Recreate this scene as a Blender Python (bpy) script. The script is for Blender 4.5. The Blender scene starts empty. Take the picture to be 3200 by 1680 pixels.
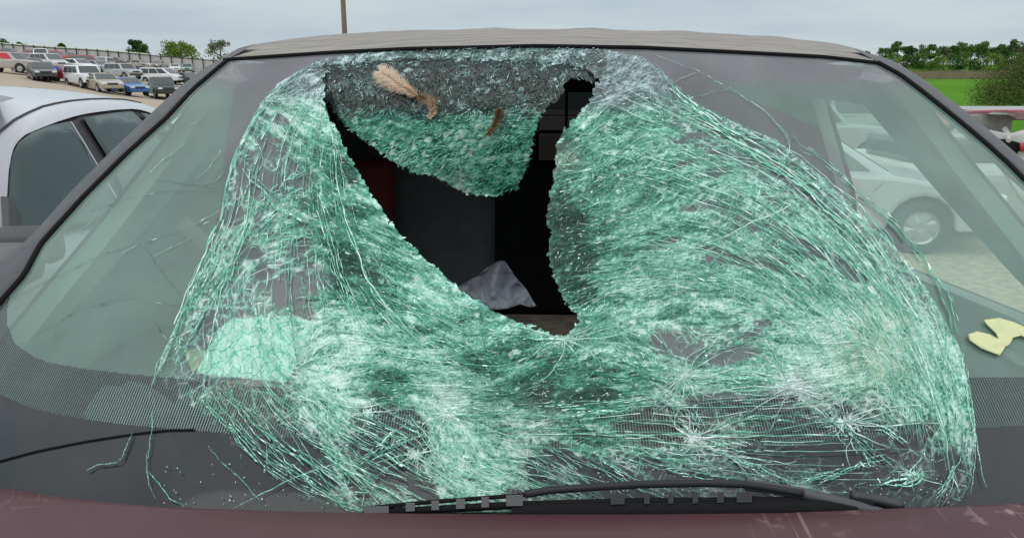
import bpy, bmesh, math, random
import numpy as np
from mathutils import Vector, Matrix
from mathutils.geometry import delaunay_2d_cdt
R = math.radians
random.seed(7); rng = np.random.default_rng(7)
scn = bpy.context.scene
COL = scn.collection
# ---------------------------------------------------------------- camera
FP = 2371.5                      # focal length in pixels of the 3200 wide photo
PITCH, YAW = R(14.1), -0.0312
CAM = np.array([-0.0326, 0.0, 1.48])
cd = bpy.data.cameras.new('camera'); cam = bpy.data.objects.new('camera', cd); COL.objects.link(cam)
cd.sensor_width = 36; cd.lens = FP/3200*36; cd.clip_start = 0.02; cd.clip_end = 3000
cam.location = CAM; cam.rotation_euler = (R(90)-PITCH, 0, -YAW)
scn.camera = cam
scn.render.resolution_x = 1024; scn.render.resolution_y = 537
scn.view_settings.view_transform = 'Standard'; scn.view_settings.look = 'None'
scn.view_settings.exposure = 0.0; scn.view_settings.gamma = 1
scn.render.engine = 'CYCLES'
scn.cycles.transparent_max_bounces = 24; scn.cycles.max_bounces = 8
# ---------------------------------------------------------------- world
w = bpy.data.worlds.new('World'); scn.world = w; w.use_nodes = True
nt = w.node_tree; nt.nodes.clear()
def N(t, typ, **k):
    n = t.nodes.new(typ)
    for a, b in k.items(): setattr(n, a, b)
    return n
out = N(nt, 'ShaderNodeOutputWorld'); bg = N(nt, 'ShaderNodeBackground')
sky = N(nt, 'ShaderNodeTexSky', sky_type='NISHITA', sun_disc=False)
sky.sun_elevation = R(55); sky.sun_rotation = R(200)
skm = N(nt, 'ShaderNodeVectorMath', operation='SCALE'); skm.inputs['Scale'].default_value = 0.10
tc = N(nt, 'ShaderNodeTexCoord'); sep = N(nt, 'ShaderNodeSeparateXYZ')
mp = N(nt, 'ShaderNodeMapping'); mp.inputs['Scale'].default_value = (2.2, 2.2, 16)
no = N(nt, 'ShaderNodeTexNoise'); no.inputs['Scale'].default_value = 1.6; no.inputs['Detail'].default_value = 6; no.inputs['Roughness'].default_value = .55
r1 = N(nt, 'ShaderNodeValToRGB')
r1.color_ramp.elements[0].position = 0.0; r1.color_ramp.elements[0].color = (.56, .655, .70, 1)
r1.color_ramp.elements[1].position = 0.8; r1.color_ramp.elements[1].color = (1.35, 1.40, 1.42, 1)
e = r1.color_ramp.elements.new(.12); e.color = (.53, .62, .67, 1)
r2 = N(nt, 'ShaderNodeValToRGB')
r2.color_ramp.elements[0].position = .36; r2.color_ramp.elements[0].color = (.84, .86, .92, 1)
r2.color_ramp.elements[1].position = .64; r2.color_ramp.elements[1].color = (1.08, 1.06, 1.03, 1)
mul = N(nt, 'ShaderNodeMixRGB', blend_type='MULTIPLY'); mul.inputs[0].default_value = 1
mix = N(nt, 'ShaderNodeMixRGB'); mix.inputs[0].default_value = .88
L = nt.links.new
L(tc.outputs['Generated'], sep.inputs[0]); L(sep.outputs['Z'], r1.inputs[0])
L(tc.outputs['Generated'], mp.inputs[0]); L(mp.outputs[0], no.inputs['Vector']); L(no.outputs['Fac'], r2.inputs[0])
L(r1.outputs[0], mul.inputs[1]); L(r2.outputs[0], mul.inputs[2])
L(sky.outputs[0], skm.inputs[0]); L(skm.outputs[0], mix.inputs[1]); L(mul.outputs[0], mix.inputs[2])
L(mix.outputs[0], bg.inputs[0]); L(bg.outputs[0], out.inputs[0])
sd = bpy.data.lights.new('sun', 'SUN'); sun = bpy.data.objects.new('sun', sd); COL.objects.link(sun)
sd.energy = 1.0; sd.angle = R(65); sd.color = (1, .96, .9); sun.rotation_euler = (R(38), 0, R(-20))

# ---------------------------------------------------------------- rays and the glass surface
cp, sp_ = math.cos(PITCH), math.sin(PITCH); cy_, sy_ = math.cos(YAW), math.sin(YAW)
FW = np.array([sy_*cp, cy_*cp, -sp_]); UPV = np.array([sy_*sp_, cy_*sp_, cp]); RT = np.array([cy_, -sy_, 0])
def ray(sx, sy):
    sx = np.asarray(sx, float); sy = np.asarray(sy, float)
    return FW + ((sx-1600)/FP)[..., None]*RT + ((840-sy)/FP)[..., None]*UPV
YB, ZB, RUN, RISE = 0.7125, 1.03, 0.677, 0.506
def tsurf(sx, sy):
    d = ray(sx, sy); t = np.full(d.shape[:-1], 1.1)
    def F(t):
        p = CAM + d*t[..., None]; u = (p[..., 2]-ZB)/RISE
        return p[..., 1] - (YB + u*RUN + (.2+.14*u)*p[..., 0]**2)
    for _ in range(12):
        f0 = F(t); g = (F(t+1e-4)-f0)/1e-4
        t = t - f0/np.where(np.abs(g) < .05, .05, g)*.95
    return t, d
def bil(grid, x0, y0, st, sx, sy):
    h, w_ = grid.shape[:2]
    fx = np.clip((np.asarray(sx)-x0)/st, 0, w_-1.001); fy = np.clip((np.asarray(sy)-y0)/st, 0, h-1.001)
    ix = fx.astype(int); iy = fy.astype(int); a = fx-ix; b = fy-iy
    if grid.ndim == 3: a = a[..., None]; b = b[..., None]
    return (grid[iy, ix]*(1-a)+grid[iy, ix+1]*a)*(1-b)+(grid[iy+1, ix]*(1-a)+grid[iy+1, ix+1]*a)*b
_ng = [np.random.default_rng(100+i).random((128, 128)) for i in range(8)]
def vnoise(sx, sy, cell, k=0, cyl=None):
    cyl = cyl or cell
    x = (np.asarray(sx)+4000)/cell % 127; y = (np.asarray(sy)+4000)/cyl % 127
    ix = x.astype(int); iy = y.astype(int); a = x-ix; b = y-iy
    a = a*a*(3-2*a); b = b*b*(3-2*b); g = _ng[k]
    i1 = (ix+1) % 128; j1 = (iy+1) % 128
    return (g[iy, ix]*(1-a)+g[iy, i1]*a)*(1-b)+(g[j1, ix]*(1-a)+g[j1, i1]*a)*b
def fbm(sx, sy, cell, k=0): return .55*vnoise(sx, sy, cell, k)+.3*vnoise(sx, sy, cell/2.1, k+1)+.15*vnoise(sx, sy, cell/4.3, k+2)
def inpoly(px, py, poly):
    px = np.asarray(px, float); py = np.asarray(py, float); r = np.zeros(px.shape, bool); n = len(poly)
    for i in range(n):
        x1, y1 = poly[i]; x2, y2 = poly[(i+1) % n]
        if y1 == y2: continue
        c = ((y1 > py) != (y2 > py)) & (px < (x2-x1)*(py-y1)/(y2-y1)+x1)
        r ^= c
    return r
def dent(sx, sy):
    sx = np.asarray(sx, float); sy = np.asarray(sy, float)
    a = .085*np.exp(-((sx-1480)/430)**2-((sy-720)/330)**2)
    b = .035*np.exp(-((sx-2250)/500)**2-((sy-1180)/260)**2)+.03*np.exp(-((sx-1000)/330)**2-((sy-1150)/260)**2)
    m = np.exp(-((sx-1750)/900)**4-((sy-820)/620)**4)
    return a+b+.022*m*(vnoise(sx, sy, 260, 3)-.5)
def G(sx, sy, extra=0.0):
    t, d = tsurf(sx, sy); return CAM + d*(t+dent(sx, sy)+extra)[..., None]
def flapdepth(sx, sy):
    sx = np.asarray(sx, float); sy = np.asarray(sy, float)
    return .002+.17*np.clip((sy-205)/400, 0, 1)**1.3+.014*(vnoise(sx, sy, 200, 5)-.5)*np.clip((sy-240)/150, 0, 1)
def at_depth(sx, sy, dist):      # point at horizontal distance y = dist
    d = ray(sx, sy); return CAM + d*(np.asarray(dist)/d[..., 1])[..., None]
def on_z(sx, sy, z):
    d = ray(sx, sy); return CAM + d*((z-CAM[2])/d[..., 2])[..., None]
def on_plane(sx, sy, n, c):      # n.p = c
    d = ray(sx, sy); n = np.array(n); return CAM + d*((c-CAM@n)/(d@n))[..., None]
def lerpline(pts, n):
    p = np.array(pts, float); s = np.r_[0, np.cumsum(np.hypot(*np.diff(p[:, :2], axis=0).T))]
    q = np.linspace(0, s[-1], n); return np.stack([np.interp(q, s, p[:, i]) for i in range(p.shape[1])], 1)

# ---------------------------------------------------------------- mesh helpers
def meshobj(name, verts, faces, mat, parent=None, smooth=False, loc=None):
    me = bpy.data.meshes.new(name)
    verts = np.asarray(verts, float)
    if isinstance(faces, np.ndarray):
        k = faces.shape[1]; me.vertices.add(len(verts)); me.vertices.foreach_set('co', verts.ravel())
        me.loops.add(faces.size); me.loops.foreach_set('vertex_index', faces.ravel().astype(np.int32))
        me.polygons.add(len(faces)); me.polygons.foreach_set('loop_start', np.arange(0, faces.size, k, dtype=np.int32))
        try: me.polygons.foreach_set('loop_total', np.full(len(faces), k, dtype=np.int32))
        except Exception: pass
        me.update(calc_edges=True)
    else: me.from_pydata([tuple(v) for v in verts], [], faces); me.update()
    if smooth: me.polygons.foreach_set('use_smooth', np.ones(len(me.polygons), bool))
    if mat is not None:
        for m in (mat if isinstance(mat, (list, tuple)) else [mat]): me.materials.append(m)
    o = bpy.data.objects.new(name, me); COL.objects.link(o)
    if parent is not None:
        o.parent = parent
        if parent.type == 'EMPTY' and parent.get('_w'): o.location = -parent.location
    if loc is not None: o.location = loc
    return o
def thing(name, label, cat, loc=(0, 0, 0), rz=0, group=None, world=False):
    o = bpy.data.objects.new(name, None); COL.objects.link(o); o.empty_display_size = .2
    o.location = loc; o.rotation_euler = (0, 0, rz); o['label'] = label; o['category'] = cat
    if group: o['group'] = group
    if world: o['_w'] = 1
    return o
def tag(o, label, cat, group=None):
    o['label'] = label; o['category'] = cat
    if group: o['group'] = group
    return o
def struct(o, kind='structure'): o['kind'] = kind; return o
def gridfaces(nu, nv, off=0):
    i, j = np.meshgrid(np.arange(nu-1), np.arange(nv-1), indexing='ij'); a = (i*nv+j).ravel()+off
    return np.stack([a, a+nv, a+nv+1, a+1], 1)
def patch(name, P, mat, parent=None, smooth=True):     # P: nu x nv x 3
    nu, nv = P.shape[:2]; return meshobj(name, P.reshape(-1, 3), gridfaces(nu, nv), mat, parent, smooth)
def tube(path, r, n=8, rf=None):
    P = np.array(path, float); V = []; Fc = []
    for i in range(len(P)):
        t = P[min(i+1, len(P)-1)]-P[max(i-1, 0)]; t = t/np.linalg.norm(t)
        a = np.cross(t, [0, 0, 1]) if abs(t[2]) < .95 else np.cross(t, [1, 0, 0]); a /= np.linalg.norm(a); b = np.cross(t, a)
        rr = r if rf is None else rf[i]
        for k in range(n):
            an = 2*math.pi*k/n; V.append(P[i]+rr*(math.cos(an)*a+math.sin(an)*b))
    for i in range(len(P)-1):
        for k in range(n): Fc.append((i*n+k, i*n+(k+1) % n, (i+1)*n+(k+1) % n, (i+1)*n+k))
    Fc.append(tuple(range(n))[::-1]); Fc.append(tuple(range((len(P)-1)*n, len(P)*n)))
    return V, Fc
class MB:
    def __init__(s): s.v = []; s.f = []
    def add(s, V, Fc):
        o = len(s.v); s.v += [tuple(v) for v in V]; s.f += [tuple(i+o for i in f) for f in Fc]; return s
    def box(s, c, d, rz=0, rx=0, ry=0):
        M = Matrix.Rotation(rz, 3, 'Z') @ Matrix.Rotation(rx, 3, 'X') @ Matrix.Rotation(ry, 3, 'Y')
        V = [Vector(c)+M @ Vector((x*d[0]/2, y*d[1]/2, z*d[2]/2)) for x in (-1, 1) for y in (-1, 1) for z in (-1, 1)]
        return s.add(V, [(0, 1, 3, 2), (4, 6, 7, 5), (0, 4, 5, 1), (2, 3, 7, 6), (0, 2, 6, 4), (1, 5, 7, 3)])
    def tube(s, *a, **k): return s.add(*tube(*a, **k))
    def build(s, name, mat, parent=None, smooth=False, bevel=0):
        o = meshobj(name, s.v, s.f, mat, parent, smooth)
        if bevel:
            m = o.modifiers.new('b', 'BEVEL'); m.width = bevel; m.segments = 2; m.limit_method = 'ANGLE'; m.angle_limit = R(35)
        return o
def polysheet(name, poly, spacing, fn, mat, parent=None, thick=.002, smooth=True):
    """flat outline in photo coordinates, triangulated, put on a 3D surface by fn and given a thickness"""
    P = np.array(poly, float); (x0, y0), (x1, y1) = P.min(0), P.max(0)
    gx, gy = np.meshgrid(np.arange(x0, x1, spacing), np.arange(y0, y1, spacing)); gx = gx.ravel()+rng.normal(0, spacing*.15, gx.size); gy = gy.ravel()+rng.normal(0, spacing*.15, gy.size)
    m = inpoly(gx, gy, poly); pts = [Vector(p) for p in P]+[Vector(p) for p in np.stack([gx[m], gy[m]], 1)]
    n = len(P); v, e_, f, *_ = delaunay_2d_cdt(pts, [(i, (i+1) % n) for i in range(n)], [], 1, 1e-6)
    v = np.array([tuple(a) for a in v]); W = fn(v[:, 0], v[:, 1])
    o = meshobj(name, W, [tuple(a) for a in f], mat, parent, smooth)
    if thick:
        md = o.modifiers.new('s', 'SOLIDIFY'); md.thickness = thick; md.offset = 0
    return o

# ---------------------------------------------------------------- materials
def mat(name, col, rough=.5, metal=0, spec=.5, noise=None, bump=None, coat=0):
    m = bpy.data.materials.new(name); m.use_nodes = True; t = m.node_tree; b = t.nodes['Principled BSDF']
    b.inputs['Base Color'].default_value = (*col, 1); b.inputs['Roughness'].default_value = rough
    b.inputs['Metallic'].default_value = metal; b.inputs['Specular IOR Level'].default_value = spec; b.inputs['Coat Weight'].default_value = coat
    tc = N(t, 'ShaderNodeTexCoord')
    if noise:      # (scale, col2, lo, hi, stretch)
        mp = N(t, 'ShaderNodeMapping'); mp.inputs['Scale'].default_value = noise[4] if len(noise) > 4 else (1, 1, 1)
        n = N(t, 'ShaderNodeTexNoise'); n.inputs['Scale'].default_value = noise[0]; n.inputs['Detail'].default_value = 8; n.inputs['Roughness'].default_value = .65
        r = N(t, 'ShaderNodeValToRGB'); r.color_ramp.elements[0].position = noise[2]; r.color_ramp.elements[1].position = noise[3]
        r.color_ramp.elements[0].color = (*col, 1); r.color_ramp.elements[1].color = (*noise[1], 1)
        l = t.links.new; l(tc.outputs['Object'], mp.inputs[0]); l(mp.outputs[0], n.inputs['Vector']); l(n.outputs['Fac'], r.inputs[0]); l(r.outputs[0], b.inputs['Base Color'])
    if bump:       # (scale, strength, dist)
        n = N(t, 'ShaderNodeTexNoise'); n.inputs['Scale'].default_value = bump[0]; n.inputs['Detail'].default_value = 5
        bp = N(t, 'ShaderNodeBump'); bp.inputs['Strength'].default_value = bump[1]; bp.inputs['Distance'].default_value = bump[2]
        t.links.new(tc.outputs['Object'], n.inputs['Vector']); t.links.new(n.outputs['Fac'], bp.inputs['Height']); t.links.new(bp.outputs[0], b.inputs['Normal'])
    return m
def attrmat(name, attr, rough=.35, spec=.5, noise=0):
    m = mat(name, (.5, .5, .5), rough, spec=spec); t = m.node_tree
    a = N(t, 'ShaderNodeAttribute', attribute_name=attr); t.links.new(a.outputs['Color'], t.nodes['Principled BSDF'].inputs['Base Color']); return m
M = dict(
    black=mat('black_trim', (.018, .018, .02), .45, noise=(9, (.045, .045, .047), .35, .7)),
    pillar=mat('pillar_trim', (.030, .031, .035), .42, noise=(30, (.075, .072, .07), .4, .8), bump=(140, .15, .002)),
    rubber=mat('rubber', (.007, .007, .008), .8, spec=.15),
    roof=mat('weathered_roof', (.30, .275, .245), .8, noise=(26, (.16, .15, .14), .36, .66, (.3, 2.2, 3)), bump=(60, .3, .002)),
    maroon=mat('maroon_paint', (.052, .012, .018), .5, noise=(5, (.070, .022, .029), .3, .75), coat=.1),
    dash=mat('dash_vinyl', (.045, .048, .052), .7, noise=(6, (.075, .08, .08), .3, .7), bump=(200, .2, .001)),
    dirt=mat('dusty_plastic', (.16, .125, .10), .9, noise=(22, (.05, .04, .035), .35, .65), bump=(80, .6, .006)),
    cabin=mat('cabin_trim', (.05, .052, .055), .8, noise=(4, (.075, .078, .08), .3, .7)),
    trim=mat('pale_cabin_trim', (.22, .25, .24), .8, noise=(3, (.30, .33, .31), .3, .7)),
    seat=mat('seat_cloth', (.10, .10, .105), .95, noise=(7, (.16, .16, .165), .3, .7), bump=(120, .4, .003)),
    red=mat('red_interior', (.16, .012, .02), .7),
    cloth=mat('grey_violet_cloth', (.36, .34, .42), .95, noise=(9, (.50, .54, .60), .35, .7), bump=(300, .3, .001)),
    paper=mat('white_paper', (.80, .86, .83), .9, noise=(6, (.72, .78, .75), .4, .7)),
    paper2=mat('crumpled_paper', (.62, .72, .70), .9, noise=(10, (.45, .52, .52), .4, .7)),
    brown=mat('rusty_brown_wrapper', (.55, .25, .09), .9, noise=(24, (.22, .15, .10), .35, .62)),
    leaf=mat('pale_yellow_paper', (.58, .62, .33), .8, noise=(16, (.42, .46, .27), .5, .75)),
    grey=mat('ghost_grey', (.26, .29, .26), .9),
    wiper=mat('wiper_black', (.016, .017, .019), .5, spec=.3),
    wipgrey=mat('wiper_grey', (.042, .042, .046), .45),
    silver=mat('silver_paint', (.50, .515, .535), .3, metal=.25, coat=.5, noise=(3, (.54, .555, .57), .3, .7)),
    tint=mat('car_window', (.018, .032, .034), .06, spec=.9),
    tyre=mat('tyre', (.02, .02, .02), .85), rim=mat('rim', (.4, .4, .41), .35, metal=.6),
    chrome=mat('bright_trim', (.6, .6, .6), .2, metal=.8),
    lamp=mat('headlight', (.75, .78, .78), .12, spec=.9), tail=mat('tail_light', (.35, .01, .012), .15),
    post=mat('fence_post', (.04, .042, .045), .7), sheet=mat('fence_sheet', (.30, .30, .285), .7, noise=(.4, (.36, .35, .33), .3, .7)),
    cap=mat('pale_fence_cap', (.55, .60, .45), .7),
    pole=mat('pole_wood', (.16, .115, .08), .9, noise=(4, (.22, .17, .13), .3, .7, (4, 4, .5))),
    bark=mat('bark', (.10, .08, .065), .95),
    dryg=mat('dry_grass', (.27, .21, .14), .95, noise=(.5, (.17, .15, .09), .3, .7)),
)
# scratches on hood paint
t = M['maroon'].node_tree; b = t.nodes['Principled BSDF']; tcn = N(t, 'ShaderNodeTexCoord')
src = b.inputs['Base Color'].links[0].from_socket
prev = src
for sc, rot, th, cc in (((60, 3.5, 1), .9, .69, (.30, .22, .22)), ((3, 75, 1), .5, .68, (.22, .14, .14)), ((18, 18, 18), 0, .66, (.26, .19, .18))):
    mpn = N(t, 'ShaderNodeMapping'); mpn.inputs['Scale'].default_value = sc; mpn.inputs['Rotation'].default_value = (0, 0, rot)
    nn = N(t, 'ShaderNodeTexNoise'); nn.inputs['Scale'].default_value = 2.2; nn.inputs['Detail'].default_value = 4
    n2 = N(t, 'ShaderNodeTexNoise'); n2.inputs['Scale'].default_value = 3.5; n2.inputs['Detail'].default_value = 2
    rr = N(t, 'ShaderNodeMapRange'); rr.inputs[1].default_value = th-.06; rr.inputs[2].default_value = th+.05
    r3 = N(t, 'ShaderNodeMapRange'); r3.inputs[1].default_value = .48; r3.inputs[2].default_value = .62
    mm = N(t, 'ShaderNodeMath', operation='MULTIPLY'); mx = N(t, 'ShaderNodeMixRGB'); mx.inputs[2].default_value = (*cc, 1)
    l = t.links.new; l(tcn.outputs['Object'], mpn.inputs[0]); l(mpn.outputs[0], nn.inputs['Vector']); l(tcn.outputs['Object'], n2.inputs['Vector'])
    l(nn.outputs['Fac'], rr.inputs[0]); l(n2.outputs['Fac'], r3.inputs[0]); l(rr.outputs[0], mm.inputs[0]); l(r3.outputs[0], mm.inputs[1]); l(mm.outputs[0], mx.inputs[0]); l(prev, mx.inputs[1]); prev = mx.outputs[0]
l(prev, b.inputs['Base Color'])

# ---------------------------------------------------------------- terrain
def sst(x, a, b): u = np.clip((np.asarray(x, float)-a)/(b-a), 0, 1); return u*u*(3-2*u)
ZAZ = [-300, 0, 200, 400, 520, 900, 1100]; ZD = [0, 36, 62, 85, 110, 150, 185]
_yb = {62: [205, 233, 262, 302, 315, 301, 301], 85: [178, 205, 218, 252, 267, 285, 285.3], 110: [162, 184, 195, 224, 240, 268, 276], 150: [142, 174, 184, 207, 219, 256, 267]}
ZT = np.array([[0.]*7, [0.]*7]+[[1.48+D_*(244-v)/2371*.97 for v in _yb[D_]] for D_ in (62, 85, 110, 150)]+[[1.0+150*(244-v)/2371*.9 for v in _yb[150]]]); ZT[:, 6] = 0
def zg(x, y):
    x = np.asarray(x, float); y = np.asarray(y, float)
    ys = np.maximum(y, 12.); az = 1600+2445*(x/ys+.0312)
    left = bil(ZT, 0, 0, 1, np.interp(az, ZAZ, np.arange(7)), np.interp(y, ZD, np.arange(7)))
    right = .040*np.clip(y-95, 0, 150)*sst(x, 5, 30)
    return left+right-.55*sst(x, 1.9, 3.6)
def ground_at(sx, sy):
    d = ray(sx, sy); t = 3.0; prev = t
    while t < 700:
        p = CAM+d*t
        if p[2] <= zg(p[0], p[1]): break
        prev = t; t *= 1.01
    lo, hi = prev, t
    for _ in range(30):
        m_ = (lo+hi)/2; p = CAM+d*m_
        if p[2] <= zg(p[0], p[1]): hi = m_
        else: lo = m_
    return CAM+d*hi
ga = np.sinh(np.linspace(-6.2, 6.2, 241)); ga = ga/ga.max()*900; gb = np.sinh(np.linspace(-3.2, 6.4, 261)); gb = gb/gb.max()*1200
X, Y = np.meshgrid(ga, gb, indexing='ij'); Z = zg(X, Y)
gm = bpy.data.materials.new('ground_gravel_and_grass'); gm.use_nodes = True; t = gm.node_tree; b = t.nodes['Principled BSDF']; b.inputs['Roughness'].default_value = .95; b.inputs['Specular IOR Level'].default_value = .08
ca = N(t, 'ShaderNodeAttribute', attribute_name='zone'); tcg = N(t, 'ShaderNodeTexCoord')
def nz(sc, det=6):
    n = N(t, 'ShaderNodeTexNoise'); n.inputs['Scale'].default_value = sc; n.inputs['Detail'].default_value = det; n.inputs['Roughness'].default_value = .7; t.links.new(tcg.outputs['Object'], n.inputs['Vector']); return n
def ramp(n, a, b_, p, q):
    r = N(t, 'ShaderNodeValToRGB'); r.color_ramp.elements[0].position = p; r.color_ramp.elements[1].position = q; r.color_ramp.elements[0].color = (*a, 1); r.color_ramp.elements[1].color = (*b_, 1); t.links.new(n.outputs['Fac'], r.inputs[0]); return r
gr = ramp(nz(9, 10), (.24, .205, .155), (.50, .43, .335), .32, .68); gs = ramp(nz(.05, 8), (.055, .165, .006), (.085, .22, .01), .35, .65)
mx = N(t, 'ShaderNodeMixRGB'); t.links.new(ca.outputs['Fac'], mx.inputs[0]); t.links.new(gr.outputs[0], mx.inputs[1]); t.links.new(gs.outputs[0], mx.inputs[2]); t.links.new(mx.outputs[0], b.inputs['Base Color'])
ground = struct(patch('ground', np.stack([X, Y, Z], -1), gm)); ground.data.materials[0] = gm
zone = np.clip(sst(X, 2, 10)*sst(Y, 24, 28)+sst(Y, 176, 190), 0, 1)
at = ground.data.attributes.new('zone', 'FLOAT', 'POINT'); at.data.foreach_set('value', zone.ravel().astype(np.float32))
del gm

# ---------------------------------------------------------------- outline data (photo pixels)
OUT = [(716, 186), (1026, 165), (1270, 153), (1678, 144), (2004, 149), (2330, 165), (2575, 178), (2722, 194), (2806, 233), (2874, 284), (2942, 338), (3010, 393), (3078, 450), (3147, 512), (3194, 560),
       (3400, 745), (3600, 940), (3700, 1150), (3700, 1400), (3500, 1560), (3200, 1592), (2805, 1606), (2004, 1626), (1600, 1626), (1096, 1621), (577, 1606), (173, 1569), (0, 1543), (-200, 1510), (-330, 1400), (-330, 1300), (-220, 1190),
       (-120, 1085), (0, 950), (80, 860), (133, 762), (266, 615), (399, 482), (533, 362), (606, 282), (668, 229)]
HOLE = [(1014, 205), (1010, 250), (1019, 286), (1009, 319), (1035, 380), (1077, 463), (1105, 515), (1133, 566), (1180, 636), (1240, 720), (1274, 759), (1366, 840), (1459, 922), (1551, 977), (1662, 1022), (1736, 1049), (1773, 1047), (1792, 1025), (1814, 999), (1795, 973), (1766, 944), (1732, 874), (1714, 792), (1720, 711), (1705, 678), (1716, 630), (1734, 533), (1738, 477), (1748, 426), (1780, 389), (1841, 319), (1873, 244),
        (1800, 205), (1600, 190), (1400, 185), (1200, 190)]
FLAP = [(1014, 205), (1008, 300), (1054, 361), (1096, 407), (1147, 445), (1198, 482), (1245, 514), (1296, 540), (1342, 547), (1389, 566), (1436, 594), (1482, 608), (1543, 610), (1613, 594), (1641, 533), (1659, 473), (1664, 426), (1680, 380), (1706, 333), (1752, 305), (1762, 263), (1785, 245), (1855, 255), (1885, 225), (1800, 165), (1600, 155), (1300, 160), (1120, 180)]
SH = [(1000, 186), (870, 260), (800, 350), (733, 480), (702, 600), (695, 700), (609, 870), (547, 1019), (491, 1143), (520, 1215), (650, 1300), (720, 1400), (800, 1470), (960, 1560), (1143, 1600), (1800, 1600), (2300, 1560), (2600, 1570), (2960, 1590), (3030, 1540), (3050, 1366), (3031, 1242), (3006, 1100), (2930, 960), (2850, 830), (2720, 690), (2560, 545),
      (2430, 440), (2290, 380), (2186, 330), (2087, 240), (2010, 180), (1863, 150), (1615, 147), (1367, 150), (1180, 160)]
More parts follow.
